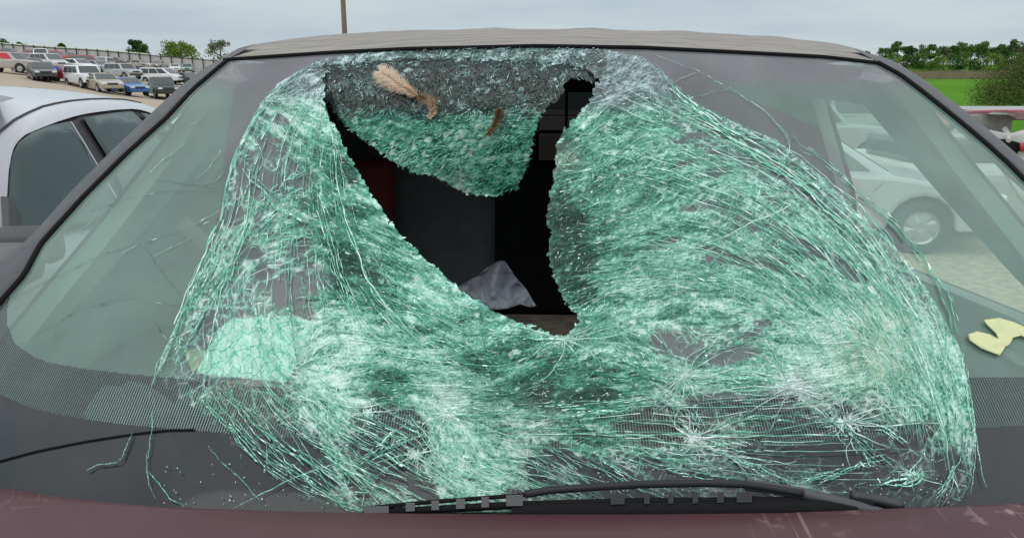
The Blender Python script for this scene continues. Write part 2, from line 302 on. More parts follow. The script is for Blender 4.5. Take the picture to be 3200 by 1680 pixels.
# x, y, direction, density, brightness(0 dark green .. 1 white), whiteness; brightness also holds the backlit dark by the hole
CP = [(1000, 230, -30, .8, .55, .5), (900, 280, -25, .75, .6, .2), (950, 350, 30, .95, .68, .1), (850, 400, 50, .75, .6, .1), (960, 450, 35, .9, .6, 0), (760, 560, -75, .45, .6, 0), (850, 600, -40, .5, .55, 0), (1050, 520, 35, .95, .45, 0), (1100, 620, 38, 1, .5, 0), (1000, 600, 30, .8, .45, 0), (900, 700, -15, .8, .6, 0), (720, 700, -60, .6, .6, 0),
      (1000, 660, 20, 1, .42, 0), (1120, 720, 25, 1, .45, 0), (1200, 760, 35, 1, .55, .05), (800, 780, -35, .55, .6, 0), (690, 850, -58, .75, .6, 0), (850, 880, -15, .5, .6, 0), (960, 850, -30, .6, .55, 0), (1050, 850, 25, 1, .1, 0), (1150, 880, 15, 1, .4, 0), (1260, 880, 20, 1, .5, 0), (1380, 930, 25, 1, .6, .05), (1200, 960, 10, 1, .45, 0), (620, 960, -62, .65, .65, .1),
      (560, 1080, -65, .45, .65, .1), (520, 1190, -65, .3, .65, .1), (740, 1000, 80, .5, .6, 0), (740, 900, 85, .55, .6, 0), (700, 1100, 80, .45, .62, .1), (850, 1080, 60, .35, .55, 0), (980, 1050, -40, .9, .75, .2), (1080, 1080, 0, 1, .82, .25), (1060, 1180, -5, 1, .84, .3), (1170, 1130, 0, 1, .6, .1), (1210, 1200, 0, 1, .42, 0), (1300, 1000, 12, 1, .55, 0), (1420, 1060, 12, 1, .55, .05), (1300, 1130, -5, 1, .6, .1), (1500, 1130, -10, 1, .38, 0), (1600, 1100, -18, 1, .45, 0), (1620, 1190, -22, 1, .35, 0),
      (1700, 1240, -12, 1, -.05, 0), (1850, 1250, -9, 1, .02, 0), (1780, 1180, -15, 1, .4, 0), (1560, 1240, -12, 1, .55, .3), (1400, 1250, 10, 1, .85, .5), (1450, 1400, 70, 1, .72, .2), (1350, 1330, 60, .9, .65, .1), (1180, 1340, -25, .35, .65, .5), (1100, 1400, 50, .5, .6, .3), (1240, 1440, 45, .4, .6, .1), (1030, 1300, 60, .85, .65, .1), (1020, 1480, 48, .55, .6, .1), (900, 1480, 45, .2, .6, .1), (850, 1400, 75, .3, .6, .1), (750, 1370, 45, .3, .55, .1), (860, 1250, 50, .45, .55, .1), (1050, 1560, 35, .5, .65, .1),
      (1500, 1510, 20, .85, .68, .15), (1350, 1520, 40, .7, .65, .1), (1620, 1350, 20, .8, .65, .5), (1700, 1300, -8, .9, .7, .6), (1720, 1440, 32, .5, .5, .3), (1850, 1500, 32, .45, .55, .2), (1950, 1530, 30, .35, .6, .1), (1850, 1380, 15, .85, .5, .1), (2000, 1420, 22, .8, .6, .1), (2150, 1500, 30, .3, .6, .2),
      (1760, 560, -25, 1, .3, 0), (1790, 480, -30, .9, .42, .05), (1760, 700, -20, 1, -.05, 0), (1790, 800, -18, 1, .0, 0), (1830, 880, -20, 1, .3, 0), (1860, 980, -22, 1, .5, .1), (1920, 560, -18, .92, .46, .12), (2000, 480, -18, .92, .45, .05), (1900, 420, -22, .95, .42, .05), (2080, 400, 10, .92, .48, 0), (2200, 460, 22, .85, .5, 0), (2350, 560, 30, .85, .55, 0), (1960, 230, -35, .75, .6, .5), (1930, 300, -25, .65, .45, .6), (2060, 290, 40, .8, .5, .2),
      (2100, 620, -30, .85, .48, 0), (2280, 640, -48, .65, .5, 0), (2420, 700, -42, .5, .5, 0), (2500, 720, 42, .8, .58, .1), (2620, 820, 50, .7, .58, .1), (2700, 900, 55, .75, .6, .1), (2800, 1000, 58, .8, .65, .1), (2100, 740, -15, .9, .52, 0), (2250, 790, -35, .7, .5, 0), (2000, 750, -15, .92, .52, .1), (1930, 880, -15, .95, .56, .2), (2080, 860, -10, .9, .55, .1), (2300, 900, 10, .95, .58, .05), (2450, 850, 28, .8, .52, .05), (2550, 930, 35, .95, .6, .05), (2030, 980, -10, .95, .62, .15), (2200, 970, 0, .95, .62, .1), (2400, 980, 15, .95, .62, .05),
      (2600, 1060, -10, 1, .82, .3), (2480, 1060, 0, .9, .68, .1), (2750, 1100, 40, 1, .75, .2), (2900, 1150, 65, .95, .65, .1), (2960, 1260, 80, .95, .65, .1), (2850, 1220, 50, .95, .68, .15), (2300, 1080, -25, .75, .5, .05), (1980, 1090, 30, .8, .6, .2), (2120, 1080, 50, .5, .55, .2), (2300, 1180, 5, 1, .65, .15), (2150, 1190, 3, .95, .62, .1), (2000, 1180, 5, .85, .5, 0), (2420, 1140, 35, .75, .5, 0), (2480, 1210, 0, 1, .95, .8), (2650, 1200, -15, .9, .68, .2),
      (2200, 1260, -8, .35, .5, .1), (2050, 1330, 0, .08, .5, .2), (2400, 1290, -5, .25, .55, .3), (2160, 1360, 30, .9, .85, .8), (2100, 1250, 60, .6, .65, .4), (2500, 1370, -15, .08, .5, .3), (2640, 1290, -35, .5, .7, .4), (2720, 1370, 45, .35, .6, .3), (2900, 1330, 80, .75, .65, .15), (3000, 1350, 82, .9, .65, .1), (2820, 1440, 60, .5, .65, .3), (2960, 1430, 70, .5, .6, .2), (2750, 1520, -30, .35, .6, .15), (2930, 1530, -60, .35, .65, .2), (2400, 1430, 28, .35, .7, .6), (2250, 1420, 12, .6, .65, .5), (2350, 1490, 20, .5, .62, .2), (2550, 1505, -10, .6, .6, .1), (2650, 1440, -30, .15, .5, .2), (2120, 1430, 15, .85, .62, .2)]
GAPS = [(853, 470, 60, 28, 30), (802, 500, 25, 20, 0), (755, 555, 14, 38, 15), (800, 550, 22, 35, 10), (822, 545, 28, 30, 0), (865, 560, 34, 24, 30), (800, 590, 22, 22, 0), (730, 670, 22, 32, 20), (950, 570, 34, 30, 0), (900, 520, 22, 18, 0), (785, 790, 30, 22, 0), (870, 372, 22, 14, 20), (810, 680, 22, 12, -40), (930, 770, 40, 20, -25), (890, 890, 60, 28, -15), (985, 865, 42, 36, 20), (945, 960, 50, 34, 60), (880, 920, 22, 30, 0), (640, 1010, 18, 40, 30), (820, 850, 24, 18, 0),
        (1215, 1300, 90, 30, 5), (1280, 1330, 55, 30, 40), (1160, 1400, 60, 30, 25), (1290, 1400, 50, 28, 20), (1240, 1480, 90, 40, 20), (1330, 1540, 50, 22, 20), (905, 1400, 30, 50, 0), (960, 1420, 30, 40, 20), (860, 1500, 60, 30, 35), (1000, 1500, 40, 30, 45), (760, 1420, 60, 24, 40), (1120, 1530, 40, 18, 30),
        (2330, 700, 40, 13, 30), (2400, 715, 60, 17, 28), (2480, 760, 75, 18, 30), (2570, 790, 60, 20, 28), (2650, 840, 60, 22, 25), (2180, 640, 60, 14, -15), (2280, 660, 60, 16, 18), (2080, 760, 45, 12, -28), (2230, 785, 50, 16, 12), (2330, 815, 50, 20, 12), (2240, 815, 40, 12, 5), (2430, 830, 50, 14, 22), (2480, 860, 60, 10, 18), (2150, 430, 55, 8, -5), (2290, 490, 80, 8, 12), (2450, 560, 80, 10, 35), (2300, 420, 120, 12, 25), (2560, 640, 90, 14, 40), (2140, 520, 40, 10, -25), (2245, 540, 36, 12, 0), (2440, 640, 60, 10, 35),
        (2380, 1012, 30, 14, -10), (2080, 1075, 45, 30, 30), (2290, 1105, 65, 24, -12), (2170, 1100, 30, 26, 20), (2350, 1050, 30, 12, 0), (2230, 1240, 70, 18, -5), (2360, 1260, 120, 26, -5), (2080, 1330, 130, 50, 0), (2440, 1300, 90, 18, -5), (2520, 1370, 110, 45, -10), (2590, 1420, 90, 40, 30), (2400, 1390, 60, 20, -10), (2700, 1330, 70, 30, 30), (2650, 1480, 100, 30, -20), (2850, 1360, 40, 36, 0), (2900, 1340, 26, 20, 0), (2770, 1430, 40, 30, 0), (2960, 1450, 36, 30, 0), (2900, 1520, 50, 20, -20), (2800, 1545, 60, 18, 0),
        (2080, 1480, 60, 24, 20), (1760, 1420, 60, 22, 35), (1850, 1470, 70, 22, 33), (1950, 1500, 60, 18, 30), (2020, 1540, 60, 14, 20), (1680, 1480, 40, 16, 35), (1600, 1540, 30, 12, 0), (2220, 1500, 70, 18, 15), (2400, 1540, 60, 14, 0), (2040, 1450, 50, 12, 20)]
# looser parts of the web, where the glass between the cracks stays whole: outline, share of cracks kept
LOOSE = [([(1000, 190), (960, 330), (990, 560), (1000, 800), (1060, 900), (980, 960), (960, 1100), (950, 1280), (650, 1310), (470, 1250), (600, 900), (700, 640), (720, 480), (850, 280)], .80), ([(640, 1310), (1010, 1300), (1040, 1590), (740, 1520)], .70), ([(1110, 1270), (1300, 1290), (1400, 1420), (1330, 1600), (1130, 1600), (1080, 1400)], .75),
         ([(2000, 180), (2190, 330), (2450, 430), (2730, 650), (2990, 1000), (2960, 1050), (2800, 900), (2600, 700), (2350, 560), (2150, 470), (2060, 350), (2010, 250)], .58), ([(1850, 1250), (2500, 1215), (2800, 1250), (2900, 1590), (2300, 1600), (2050, 1460), (1850, 1420)], .74), ([(2800, 1300), (3060, 1300), (3060, 1600), (2800, 1600)], .75), ([(1650, 1400), (2100, 1440), (2200, 1600), (1550, 1600)], .7),
         ([(617, 1160), (692, 1027), (727, 998), (923, 987), (970, 1010), (940, 1100), (880, 1195)], .62), ([(1880, 480), (2450, 600), (2650, 900), (2000, 1000)], .95), ([(2000, 1030), (2450, 1000), (2300, 1130), (2100, 1150)], .7)]
CPA = np.array(CP, float)
fx = np.arange(300, 3300, 16.); fy = np.arange(100, 1680, 16.); FX, FY = np.meshgrid(fx, fy)
LF = np.ones(FX.shape)
for p_, k_ in LOOSE: LF = np.where(inpoly(FX, FY, p_), LF*k_, LF)
for _ in range(2): LF[1:-1, 1:-1] = (LF[1:-1, 1:-1]*2+LF[:-2, 1:-1]+LF[2:, 1:-1]+LF[1:-1, :-2]+LF[1:-1, 2:])/6
d2 = (FX[..., None]-CPA[:, 0])**2+(FY[..., None]-CPA[:, 1])**2
W_ = 1/(d2+900)**1.5; W_ /= W_.sum(-1, keepdims=True)
an = np.radians(CPA[:, 2]*2); FLD = np.stack([W_@np.cos(an), W_@np.sin(an), (W_@CPA[:, 3])*LF, W_@CPA[:, 4], W_@CPA[:, 5]], -1)
# dark green patches: darkness of the unlit cabin behind, put into the crack colour
DARKS = [(1065, 530, 62, 42, 25, .55), (1000, 655, 90, 20, 15, .45), (1100, 655, 50, 20, 20, .4), (1060, 760, 60, 22, 20, .35), (1120, 830, 80, 34, 30, .5), (1200, 900, 70, 22, 20, .35), (1050, 900, 60, 30, 30, .35), (1000, 500, 40, 25, 20, .3), (1230, 1180, 60, 40, 0, .35), (1330, 1040, 70, 18, 10, .25), (1240, 1020, 60, 20, 15, .3),
         (1770, 700, 60, 60, 0, .38), (1790, 820, 75, 70, 15, .40), (1810, 920, 60, 34, -15, .45), (1770, 440, 46, 60, 10, .3), (1840, 1000, 60, 14, -20, .35), (1650, 1210, 130, 30, -14, .30), (1800, 1245, 190, 26, -8, .45), (1560, 1130, 110, 26, -14, .25), (1950, 1175, 90, 20, 0, .25), (1880, 1370, 110, 20, 10, .4), (1500, 1180, 80, 24, -10, .2), (1200, 1240, 40, 24, 0, .4)]
def field(sx, sy):
    f = bil(FLD, 300, 100, 16, sx, sy); th = .5*np.arctan2(f[..., 1], f[..., 0])
    g = np.ones(np.shape(sx))
    wx = np.asarray(sx)+26*(vnoise(sx, sy, 38, 0)-.5); wy = np.asarray(sy)+26*(vnoise(sx, sy, 38, 1)-.5)
    for x, y, a, b_, r in GAPS:
        c, s = math.cos(R(r)), math.sin(R(r)); u = ((wx-x)*c+(wy-y)*s)/a/1.12; v = (-(wx-x)*s+(wy-y)*c)/b_/1.12
        q = u*u+v*v; g = g*(1-.93*np.clip(1.5-q, 0, 1))
    dk_ = np.zeros(np.shape(sx))
    for x, y, a, b_, r, k in DARKS:
        c, s = math.cos(R(r)), math.sin(R(r)); q = (((wx-x)*c+(wy-y)*s)/a)**2+((-(wx-x)*s+(wy-y)*c)/b_)**2; dk_ = np.maximum(dk_, .72*k*np.clip(1.5-q, 0, 1))
    return th, (f[..., 2]-.06)*g, .5+(f[..., 3]-.5)*1.12-dk_, f[..., 4]*(1-dk_)
def palette(v, white, tintz):
    v = np.clip(v, 0, 1)[..., None]
    ks = np.array([0, .2, .42, .62, .82, 1.0]); cs = np.array([[.006, .055, .036], [.014, .135, .085], [.035, .27, .175], [.115, .46, .318], [.29, .71, .545], [.72, .95, .86]])
    c = np.stack([np.interp(v[..., 0], ks, cs[:, i]) for i in range(3)], -1)
    g = c.mean(-1, keepdims=True); wh = np.clip(white, 0, 1)[..., None]
    c = c*(1-wh*.8)+g*np.array([1.02, 1.0, 1.02])*wh*.8
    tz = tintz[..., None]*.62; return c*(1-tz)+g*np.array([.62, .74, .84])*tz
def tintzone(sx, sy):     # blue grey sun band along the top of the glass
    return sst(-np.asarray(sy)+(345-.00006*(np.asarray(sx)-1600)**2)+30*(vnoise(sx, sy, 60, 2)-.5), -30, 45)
def hilo(sx, a): return np.interp(sx, [p[0] for p in a], [p[1] for p in a])
DOT_TOP = [(-400, 900), (20, 985), (23, 1015), (46, 1073), (104, 1113), (150, 1131), (260, 1151), (404, 1168), (577, 1183), (900, 1215), (1400, 1260), (2000, 1262), (2500, 1225), (3036, 1178), (3200, 1176), (3700, 1100)]
DOT_BOT = [(-400, 1040), (0, 1232), (87, 1269), (173, 1292), (288, 1312), (404, 1327), (577, 1341), (808, 1360), (1600, 1405), (2150, 1405), (2500, 1385), (3063, 1335), (3200, 1328), (3700, 1240)]
# LIC streak texture on a grid
LX = np.arange(300, 3300, 4.); LY = np.arange(100, 1680, 4.); GX, GY = np.meshgrid(LX, LY)
wn = np.random.default_rng(5).random(GX.shape); th, DN, LM, WH = field(GX, GY)
th = th+.9*(vnoise(GX, GY, 34, 4)-.5)
acc = wn.copy(); cnt = 1
for s in (-1, 1):
    px, py = GX.copy(), GY.copy()
    for k in range(7):
        tt = bil(np.stack([np.cos(th), np.sin(th)], -1), 300, 100, 4, px, py); px = px+s*4*tt[..., 0]; py = py+s*4*tt[..., 1]
        acc += bil(wn, 300, 100, 4, px, py); cnt += 1
LIC = acc/cnt; LIC = np.clip(.5+(LIC-LIC.mean())/LIC.std()*.23, 0, 1)
wn = vnoise(GX, GY, 13, 6); acc = wn.copy()
for s in (-1, 1):
    px, py = GX.copy(), GY.copy()
    for k in range(9):
        tt = bil(np.stack([np.cos(th), np.sin(th)], -1), 300, 100, 4, px, py); px = px+s*5*tt[..., 0]; py = py+s*5*tt[..., 1]; acc += bil(wn, 300, 100, 4, px, py)
LIC2 = np.clip(.5+(acc-acc.mean())/acc.std()*.25, 0, 1)

# ---------------------------------------------------------------- wrecked maroon car
car = thing('wrecked_car', 'maroon car filling the foreground, its windshield smashed open with a big torn hole', 'car', (0, 1.6, 0), world=True)
# glass material
gmat = bpy.data.materials.new('windshield_glass'); gmat.use_nodes = True; t = gmat.node_tree; t.nodes.clear(); l = t.links.new
o_ = N(t, 'ShaderNodeOutputMaterial'); gc = N(t, 'ShaderNodeAttribute', attribute_name='glasscol'); cc = N(t, 'ShaderNodeAttribute', attribute_name='crazecol'); fr = N(t, 'ShaderNodeAttribute', attribute_name='frit')
tr = N(t, 'ShaderNodeBsdfTransparent'); l(gc.outputs['Color'], tr.inputs[0])
du = N(t, 'ShaderNodeBsdfDiffuse'); tcg = N(t, 'ShaderNodeTexCoord')
dn = N(t, 'ShaderNodeTexNoise'); dn.inputs['Scale'].default_value = 7; dn.inputs['Detail'].default_value = 7; l(tcg.outputs['Object'], dn.inputs['Vector'])
dr = N(t, 'ShaderNodeMapRange'); dr.inputs[1].default_value = .3; dr.inputs[2].default_value = .7; dr.inputs[3].default_value = .8; dr.inputs[4].default_value = 1.2; l(dn.outputs['Fac'], dr.inputs[0])
dm = N(t, 'ShaderNodeMath', operation='MULTIPLY'); l(gc.outputs['Alpha'], dm.inputs[0]); l(dr.outputs[0], dm.inputs[1])
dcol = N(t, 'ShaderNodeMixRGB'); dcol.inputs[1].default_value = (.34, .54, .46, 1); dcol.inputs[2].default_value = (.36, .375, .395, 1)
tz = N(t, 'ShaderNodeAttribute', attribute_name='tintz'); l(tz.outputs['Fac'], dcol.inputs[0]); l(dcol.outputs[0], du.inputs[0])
m1 = N(t, 'ShaderNodeMixShader'); l(dm.outputs[0], m1.inputs[0]); l(tr.outputs[0], m1.inputs[1]); l(du.outputs[0], m1.inputs[2])
# printed border: solid or dots
fb = N(t, 'ShaderNodeBsdfDiffuse'); fb.inputs[0].default_value = (.022, .024, .027, 1)
fdust = N(t, 'ShaderNodeTexNoise'); fdust.inputs['Scale'].default_value = 5; fdust.inputs['Detail'].default_value = 9; l(tcg.outputs['Object'], fdust.inputs['Vector'])
frr = N(t, 'ShaderNodeValToRGB'); frr.color_ramp.elements[0].position = .3; frr.color_ramp.elements[1].position = .75; frr.color_ramp.elements[0].color = (.013, .018, .020, 1); frr.color_ramp.elements[1].color = (.036, .040, .043, 1); l(fdust.outputs['Fac'], frr.inputs[0]); l(frr.outputs[0], fb.inputs[0])
sx_ = N(t, 'ShaderNodeSeparateXYZ'); l(tcg.outputs['Object'], sx_.inputs[0])
def sinw(sock, per):
    a = N(t, 'ShaderNodeMath', operation='MULTIPLY'); a.inputs[1].default_value = 2*math.pi/per; l(sock, a.inputs[0]); s = N(t, 'ShaderNodeMath', operation='SINE'); l(a.outputs[0], s.inputs[0]); return s.outputs[0]
ad = N(t, 'ShaderNodeMath', operation='ADD'); hz = N(t, 'ShaderNodeMath', operation='MULTIPLY'); hz.inputs[1].default_value = .16; l(sinw(sx_.outputs['Z'], .0020), hz.inputs[0]); l(sinw(sx_.outputs['X'], .0034), ad.inputs[0]); l(hz.outputs[0], ad.inputs[1])
gt = N(t, 'ShaderNodeMath', operation='LESS_THAN'); gt.inputs[1].default_value = .62; l(ad.outputs[0], gt.inputs[0])
isd = N(t, 'ShaderNodeMath', operation='GREATER_THAN'); isd.inputs[1].default_value = .25; l(fr.outputs['Fac'], isd.inputs[0])
iss = N(t, 'ShaderNodeMath', operation='GREATER_THAN'); iss.inputs[1].default_value = .75; l(fr.outputs['Fac'], iss.inputs[0])
fd = N(t, 'ShaderNodeMath', operation='MULTIPLY'); l(isd.outputs[0], fd.inputs[0]); l(gt.outputs[0], fd.inputs[1])
fm = N(t, 'ShaderNodeMath', operation='MAXIMUM'); l(fd.outputs[0], fm.inputs[0]); l(iss.outputs[0], fm.inputs[1])
m2 = N(t, 'ShaderNodeMixShader'); l(fm.outputs[0], m2.inputs[0]); l(m1.outputs[0], m2.inputs[1]); l(fb.outputs[0], m2.inputs[2])
cb = N(t, 'ShaderNodeBsdfDiffuse'); l(cc.outputs['Color'], cb.inputs[0])
m3 = N(t, 'ShaderNodeMixShader'); l(cc.outputs['Alpha'], m3.inputs[0]); l(m2.outputs[0], m3.inputs[1]); l(cb.outputs[0], m3.inputs[2])
gl = N(t, 'ShaderNodeBsdfGlossy'); gl.inputs['Roughness'].default_value = .05; fz = N(t, 'ShaderNodeFresnel'); fz.inputs['IOR'].default_value = 1.5
m4 = N(t, 'ShaderNodeMixShader'); gmt = N(t, 'ShaderNodeNewGeometry'); fmx = N(t, 'ShaderNodeMix', data_type='FLOAT'); fmx.inputs[3].default_value = .05; l(gmt.outputs['Backfacing'], fmx.inputs[0]); l(fz.outputs[0], fmx.inputs[2]); l(fmx.outputs[0], m4.inputs[0]); l(m3.outputs[0], m4.inputs[1]); l(gl.outputs[0], m4.inputs[2]); l(m4.outputs[0], o_.inputs[0])

_hx, _hy, _hr = [np.random.default_rng(300+i).random((512, 512)) for i in range(3)]
def cells(sx, sy, cell, stretch, th):
    """crack cells stretched along the stress direction: distance to the nearest crack (photo px) and a random value per chip"""
    ix = np.floor(sx/cell).astype(int); iy = np.floor(sy/cell).astype(int); c, s_ = np.cos(th), np.sin(th)
    f1 = np.full(sx.shape, 1e9); f2 = f1.copy(); idr = np.zeros(sx.shape)
    for i in range(-3, 4):
        for j in range(-3, 4):
            a, b_ = (ix+i) % 512, (iy+j) % 512; px = (ix+i+_hx[b_, a])*cell-sx; py = (iy+j+_hy[b_, a])*cell-sy
            d = np.hypot((px*c+py*s_)/stretch, -px*s_+py*c); m = d < f1
            f2 = np.where(m, f1, np.minimum(f2, d)); idr = np.where(m, _hr[b_, a], idr); f1 = np.where(m, d, f1)
    return f2-f1, idr
def set_attrs(o, sx, sy, kind):
    me = o.data; n = len(sx)
    sh = inpoly(sx, sy, SH).astype(float) if kind == 'main' else np.ones(n)
    th, dn_, lm, wh = field(sx, sy); lic = bil(LIC, 300, 100, 4, sx, sy); tzv = tintzone(sx, sy)
    if kind == 'flap':
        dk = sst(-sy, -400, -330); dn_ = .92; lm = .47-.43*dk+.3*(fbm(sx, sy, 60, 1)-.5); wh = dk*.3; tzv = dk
    bl = fbm(sx, sy, 45, 2)
    lic2 = bil(LIC2, 300, 100, 4, sx, sy); rt = sst(sx, 1800, 2100)*sst(-sy, -1250, -1100); v = lm-.06+(lic-.5)*(.5-.15*rt)+(bl-.5)*(.32-.2*rt)+(lic2-.5)*(.55-.3*rt)+.05*rt; wh = np.maximum(wh, .10+.12*rt)
    a = np.clip((dn_-.22)*1.75+(lic-.5)*.9+(bl-.5)*.6, 0, 1)*sh; a = a*a*(3-2*a)*.94; a = a*(.25+.75*sst(dn_, .35, .75)); dkp = sst(-lic2, -.24, -.10)*(lm < .62)*(dn_ > .5); v = v*(1-.4*dkp)
    if kind == 'main':
        topd = sst(-sy, -300, -200)*inpoly(sx, sy, [(980, 100), (1900, 100), (1900, 340), (980, 340)]); v = v-.22*topd
    c = palette(v, wh, tzv)
    pm_ = inpoly(sx, sy, [(612, 1165), (688, 1024), (725, 996), (923, 985), (990, 1015), (950, 1100), (894, 1195)])[..., None]*(kind == 'main')  # outline of the paper: its lit brightness is put into the glass colour
    c = np.where(pm_, palette(.80+.25*(lic-.5), np.full(np.shape(sx), .08), np.zeros(np.shape(sx))), c); a = np.where(pm_[..., 0], np.maximum(a*.5, .50), a)
    th_ = th+.5*(vnoise(sx, sy, 60, 4)-.5)
    if kind == 'flap': th_ = np.full(len(sx), R(-22))
    e1, r1_ = cells(sx, sy, 13., 1.9, th_); e2, r2_ = cells(sx, sy, 40., 1.5, th_+.5); e3, r3_ = cells(sx+777, sy+333, 24., 2.3, th_-.2)
    ed1 = 1-sst(e1, 1.2, 4.5); ed2 = 1-sst(e2, 1.5, 5.5); ed3 = 1-sst(e3, 1.5, 5.0)
    v = v-.10+(r1_-.5)*(.45-.18*rt)+(r3_-.5)*(.22-.1*rt)+.30*ed1+.15*ed3+np.where(r1_ > .955, .5, 0)
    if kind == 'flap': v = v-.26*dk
    c = palette(v, wh, tzv); den = sst(dn_, .12, .38)*sh
    a = np.maximum(a*(.80+.2*ed1), np.maximum(ed2*np.where(dn_ > .18, .7*den, .3*sh)*(r2_ > np.where(dn_ > .18, .12, .55))*(1-.6*sst(sy, 1300, 1400)), ed3*.70*sst(dn_, .25, .5)*sh))
    only = (a > .3)*(dn_ < .45); c = np.where(only[..., None] > .5, np.maximum(c, palette(np.full(len(sx), .62), wh, tzv)), c)
    if kind == 'flap': a = np.maximum(a, .97)
    c = np.where(pm_, palette(.90-.36*np.maximum(1-sst(e2, .8, 3.2), .8*(1-sst(e3, .6, 2.6)))+.12*(lic-.5)+.1*(r3_-.5), np.full(np.shape(sx), .08), np.zeros(np.shape(sx))), c); a = np.where(pm_[..., 0], np.clip(.62+.3*np.maximum(ed2, ed3), 0, 1), a)
    # brownish stains caught in the laminate
    for x, y, r_, k_, col in ((2720, 1090, 130, .75, (.55, .55, .33)), (740, 1270, 90, .4, (.35, .25, .12)), (1770, 500, 40, .6, (.5, .42, .36)), (1500, 460, 60, .3, (.4, .35, .28)), (1700, 1300, 90, .4, (.5, .48, .44)), (1120, 1270, 60, .4, (.4, .42, .3)), (1420, 590, 70, .5, (.42, .38, .33))):
        k2 = (k_*np.exp(-((sx-x)**2+(sy-y)**2)/r_**2)*np.clip(bl*2-.3, 0, 1))[..., None]; c = c*(1-k2)+np.array(col)*k2
    C4 = np.concatenate([c, a[..., None]], -1)
    ca = me.attributes.new('crazecol', 'FLOAT_COLOR', 'POINT'); ca.data.foreach_set('color', C4.ravel().astype(np.float32))
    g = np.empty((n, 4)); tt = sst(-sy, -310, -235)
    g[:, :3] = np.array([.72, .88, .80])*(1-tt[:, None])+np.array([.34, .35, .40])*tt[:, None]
    g[:, 3] = .28+.06*tt if kind == 'main' else .1
    if kind == 'main': g[:, 3] = g[:, 3]*(1-.0*sh)
    ca = me.attributes.new('glasscol', 'FLOAT_COLOR', 'POINT'); ca.data.foreach_set('color', g.ravel().astype(np.float32))
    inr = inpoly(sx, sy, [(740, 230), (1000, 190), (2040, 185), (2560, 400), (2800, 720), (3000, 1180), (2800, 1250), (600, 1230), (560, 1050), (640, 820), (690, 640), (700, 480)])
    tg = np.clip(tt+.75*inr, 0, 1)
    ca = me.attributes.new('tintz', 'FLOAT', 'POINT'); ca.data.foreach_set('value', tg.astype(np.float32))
    top = hilo(sx, DOT_TOP); bot = hilo(sx, DOT_BOT)
    # left edge: border widens up the left side
    left = inpoly(sx, sy, [(-500, 700), (60, 840), (50, 900), (35, 900), (20, 985), (23, 1015), (46, 1073), (104, 1113), (0, 1400), (-500, 1400)])
    f = np.where(sy > bot, 1.0, np.where((sy > top), .5, 0.0))
    f = np.where(left & (sy < bot), .5, f)
    if kind != 'main': f = f*0
    ca = me.attributes.new('frit', 'FLOAT', 'POINT'); ca.data.foreach_set('value', f.astype(np.float32))
st = 4.0
gx = np.arange(-340, 3710, st); gy = np.arange(140, 1635, st)
SX, SY = np.meshgrid(gx, gy, indexing='ij'); nu, nv = SX.shape
fc = gridfaces(nu, nv); cxs = SX.ravel()[fc].mean(1); cys = SY.ravel()[fc].mean(1)
jx = cxs+16*(vnoise(cxs, cys, 11, 5)-.5); jy = cys+16*(vnoise(cxs, cys, 11, 6)-.5)
keep = inpoly(cxs, cys, OUT) & ~inpoly(jx, jy, HOLE)
fc = fc[keep]; used = np.unique(fc); remap = np.full(nu*nv, -1); remap[used] = np.arange(len(used))
wsx, wsy = SX.ravel()[used], SY.ravel()[used]
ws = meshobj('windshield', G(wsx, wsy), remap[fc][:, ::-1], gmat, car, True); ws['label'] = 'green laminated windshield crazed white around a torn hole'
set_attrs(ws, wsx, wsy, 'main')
# hanging flap
gx = np.arange(1000, 1895, st); gy = np.arange(150, 620, st); SX, SY = np.meshgrid(gx, gy, indexing='ij'); nu, nv = SX.shape
fc = gridfaces(nu, nv); cxs = SX.ravel()[fc].mean(1); cys = SY.ravel()[fc].mean(1)
jx = cxs+18*(vnoise(cxs, cys, 10, 5)-.5); jy = cys+18*(vnoise(cxs, cys, 10, 6)-.5)
fc = fc[inpoly(jx, jy, FLAP)]; used = np.unique(fc); remap = np.full(nu*nv, -1); remap[used] = np.arange(len(used)); a_, b_ = SX.ravel()[used], SY.ravel()[used]
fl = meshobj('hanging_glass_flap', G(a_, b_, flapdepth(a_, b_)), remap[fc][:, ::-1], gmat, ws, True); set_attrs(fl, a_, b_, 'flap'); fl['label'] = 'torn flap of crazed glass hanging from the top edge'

# slivers
smat = attrmat('glass_sliver', 'col', .4, .3)
def slivers(name, sx, sy, th, ln, wd, col, depth, parent, lift=.0015, tilt=.6):
    n = len(sx); dx, dy = np.cos(th), np.sin(th); jit = rng.uniform(-.25, .25, n)
    ex = depth(sx, sy) if depth else np.zeros(n)
    off = -lift-rng.uniform(0, .003, n)
    if depth is None:
        k = ~inpoly(sx-dx*ln*.4, sy-dy*ln*.4, HOLE) & ~inpoly(sx+dx*ln*.4, sy+dy*ln*.4, HOLE); sx, sy, ln, wd, col, dx, dy, jit, ex, off = [a[k] for a in (sx, sy, ln, wd, col, dx, dy, jit, ex, off)]; n = len(sx)
    P0 = G(sx-dx*ln/2, sy-dy*ln/2, ex+off); P1 = G(sx+dx*ln/2, sy+dy*ln/2, ex+off)
    mx_, my_ = sx+dx*ln*jit, sy+dy*ln*jit
    A = G(mx_-dy*wd/2, my_+dx*wd/2, ex+off-rng.uniform(-1, 1, n)*wd/FP*tilt); B = G(mx_+dy*wd/2, my_-dx*wd/2, ex+off+rng.uniform(-1, 1, n)*wd/FP*tilt)
    V = np.stack([P0, A, P1, B], 1).reshape(-1, 3); F_ = np.arange(4*n).reshape(n, 4)[:, ::-1]
    o = meshobj(name, V, F_, smat, parent)
    c = np.concatenate([col, np.ones((n, 1))], 1); ca = o.data.attributes.new('col', 'FLOAT_COLOR', 'FACE'); ca.data.foreach_set('color', c.ravel().astype(np.float32)); return o
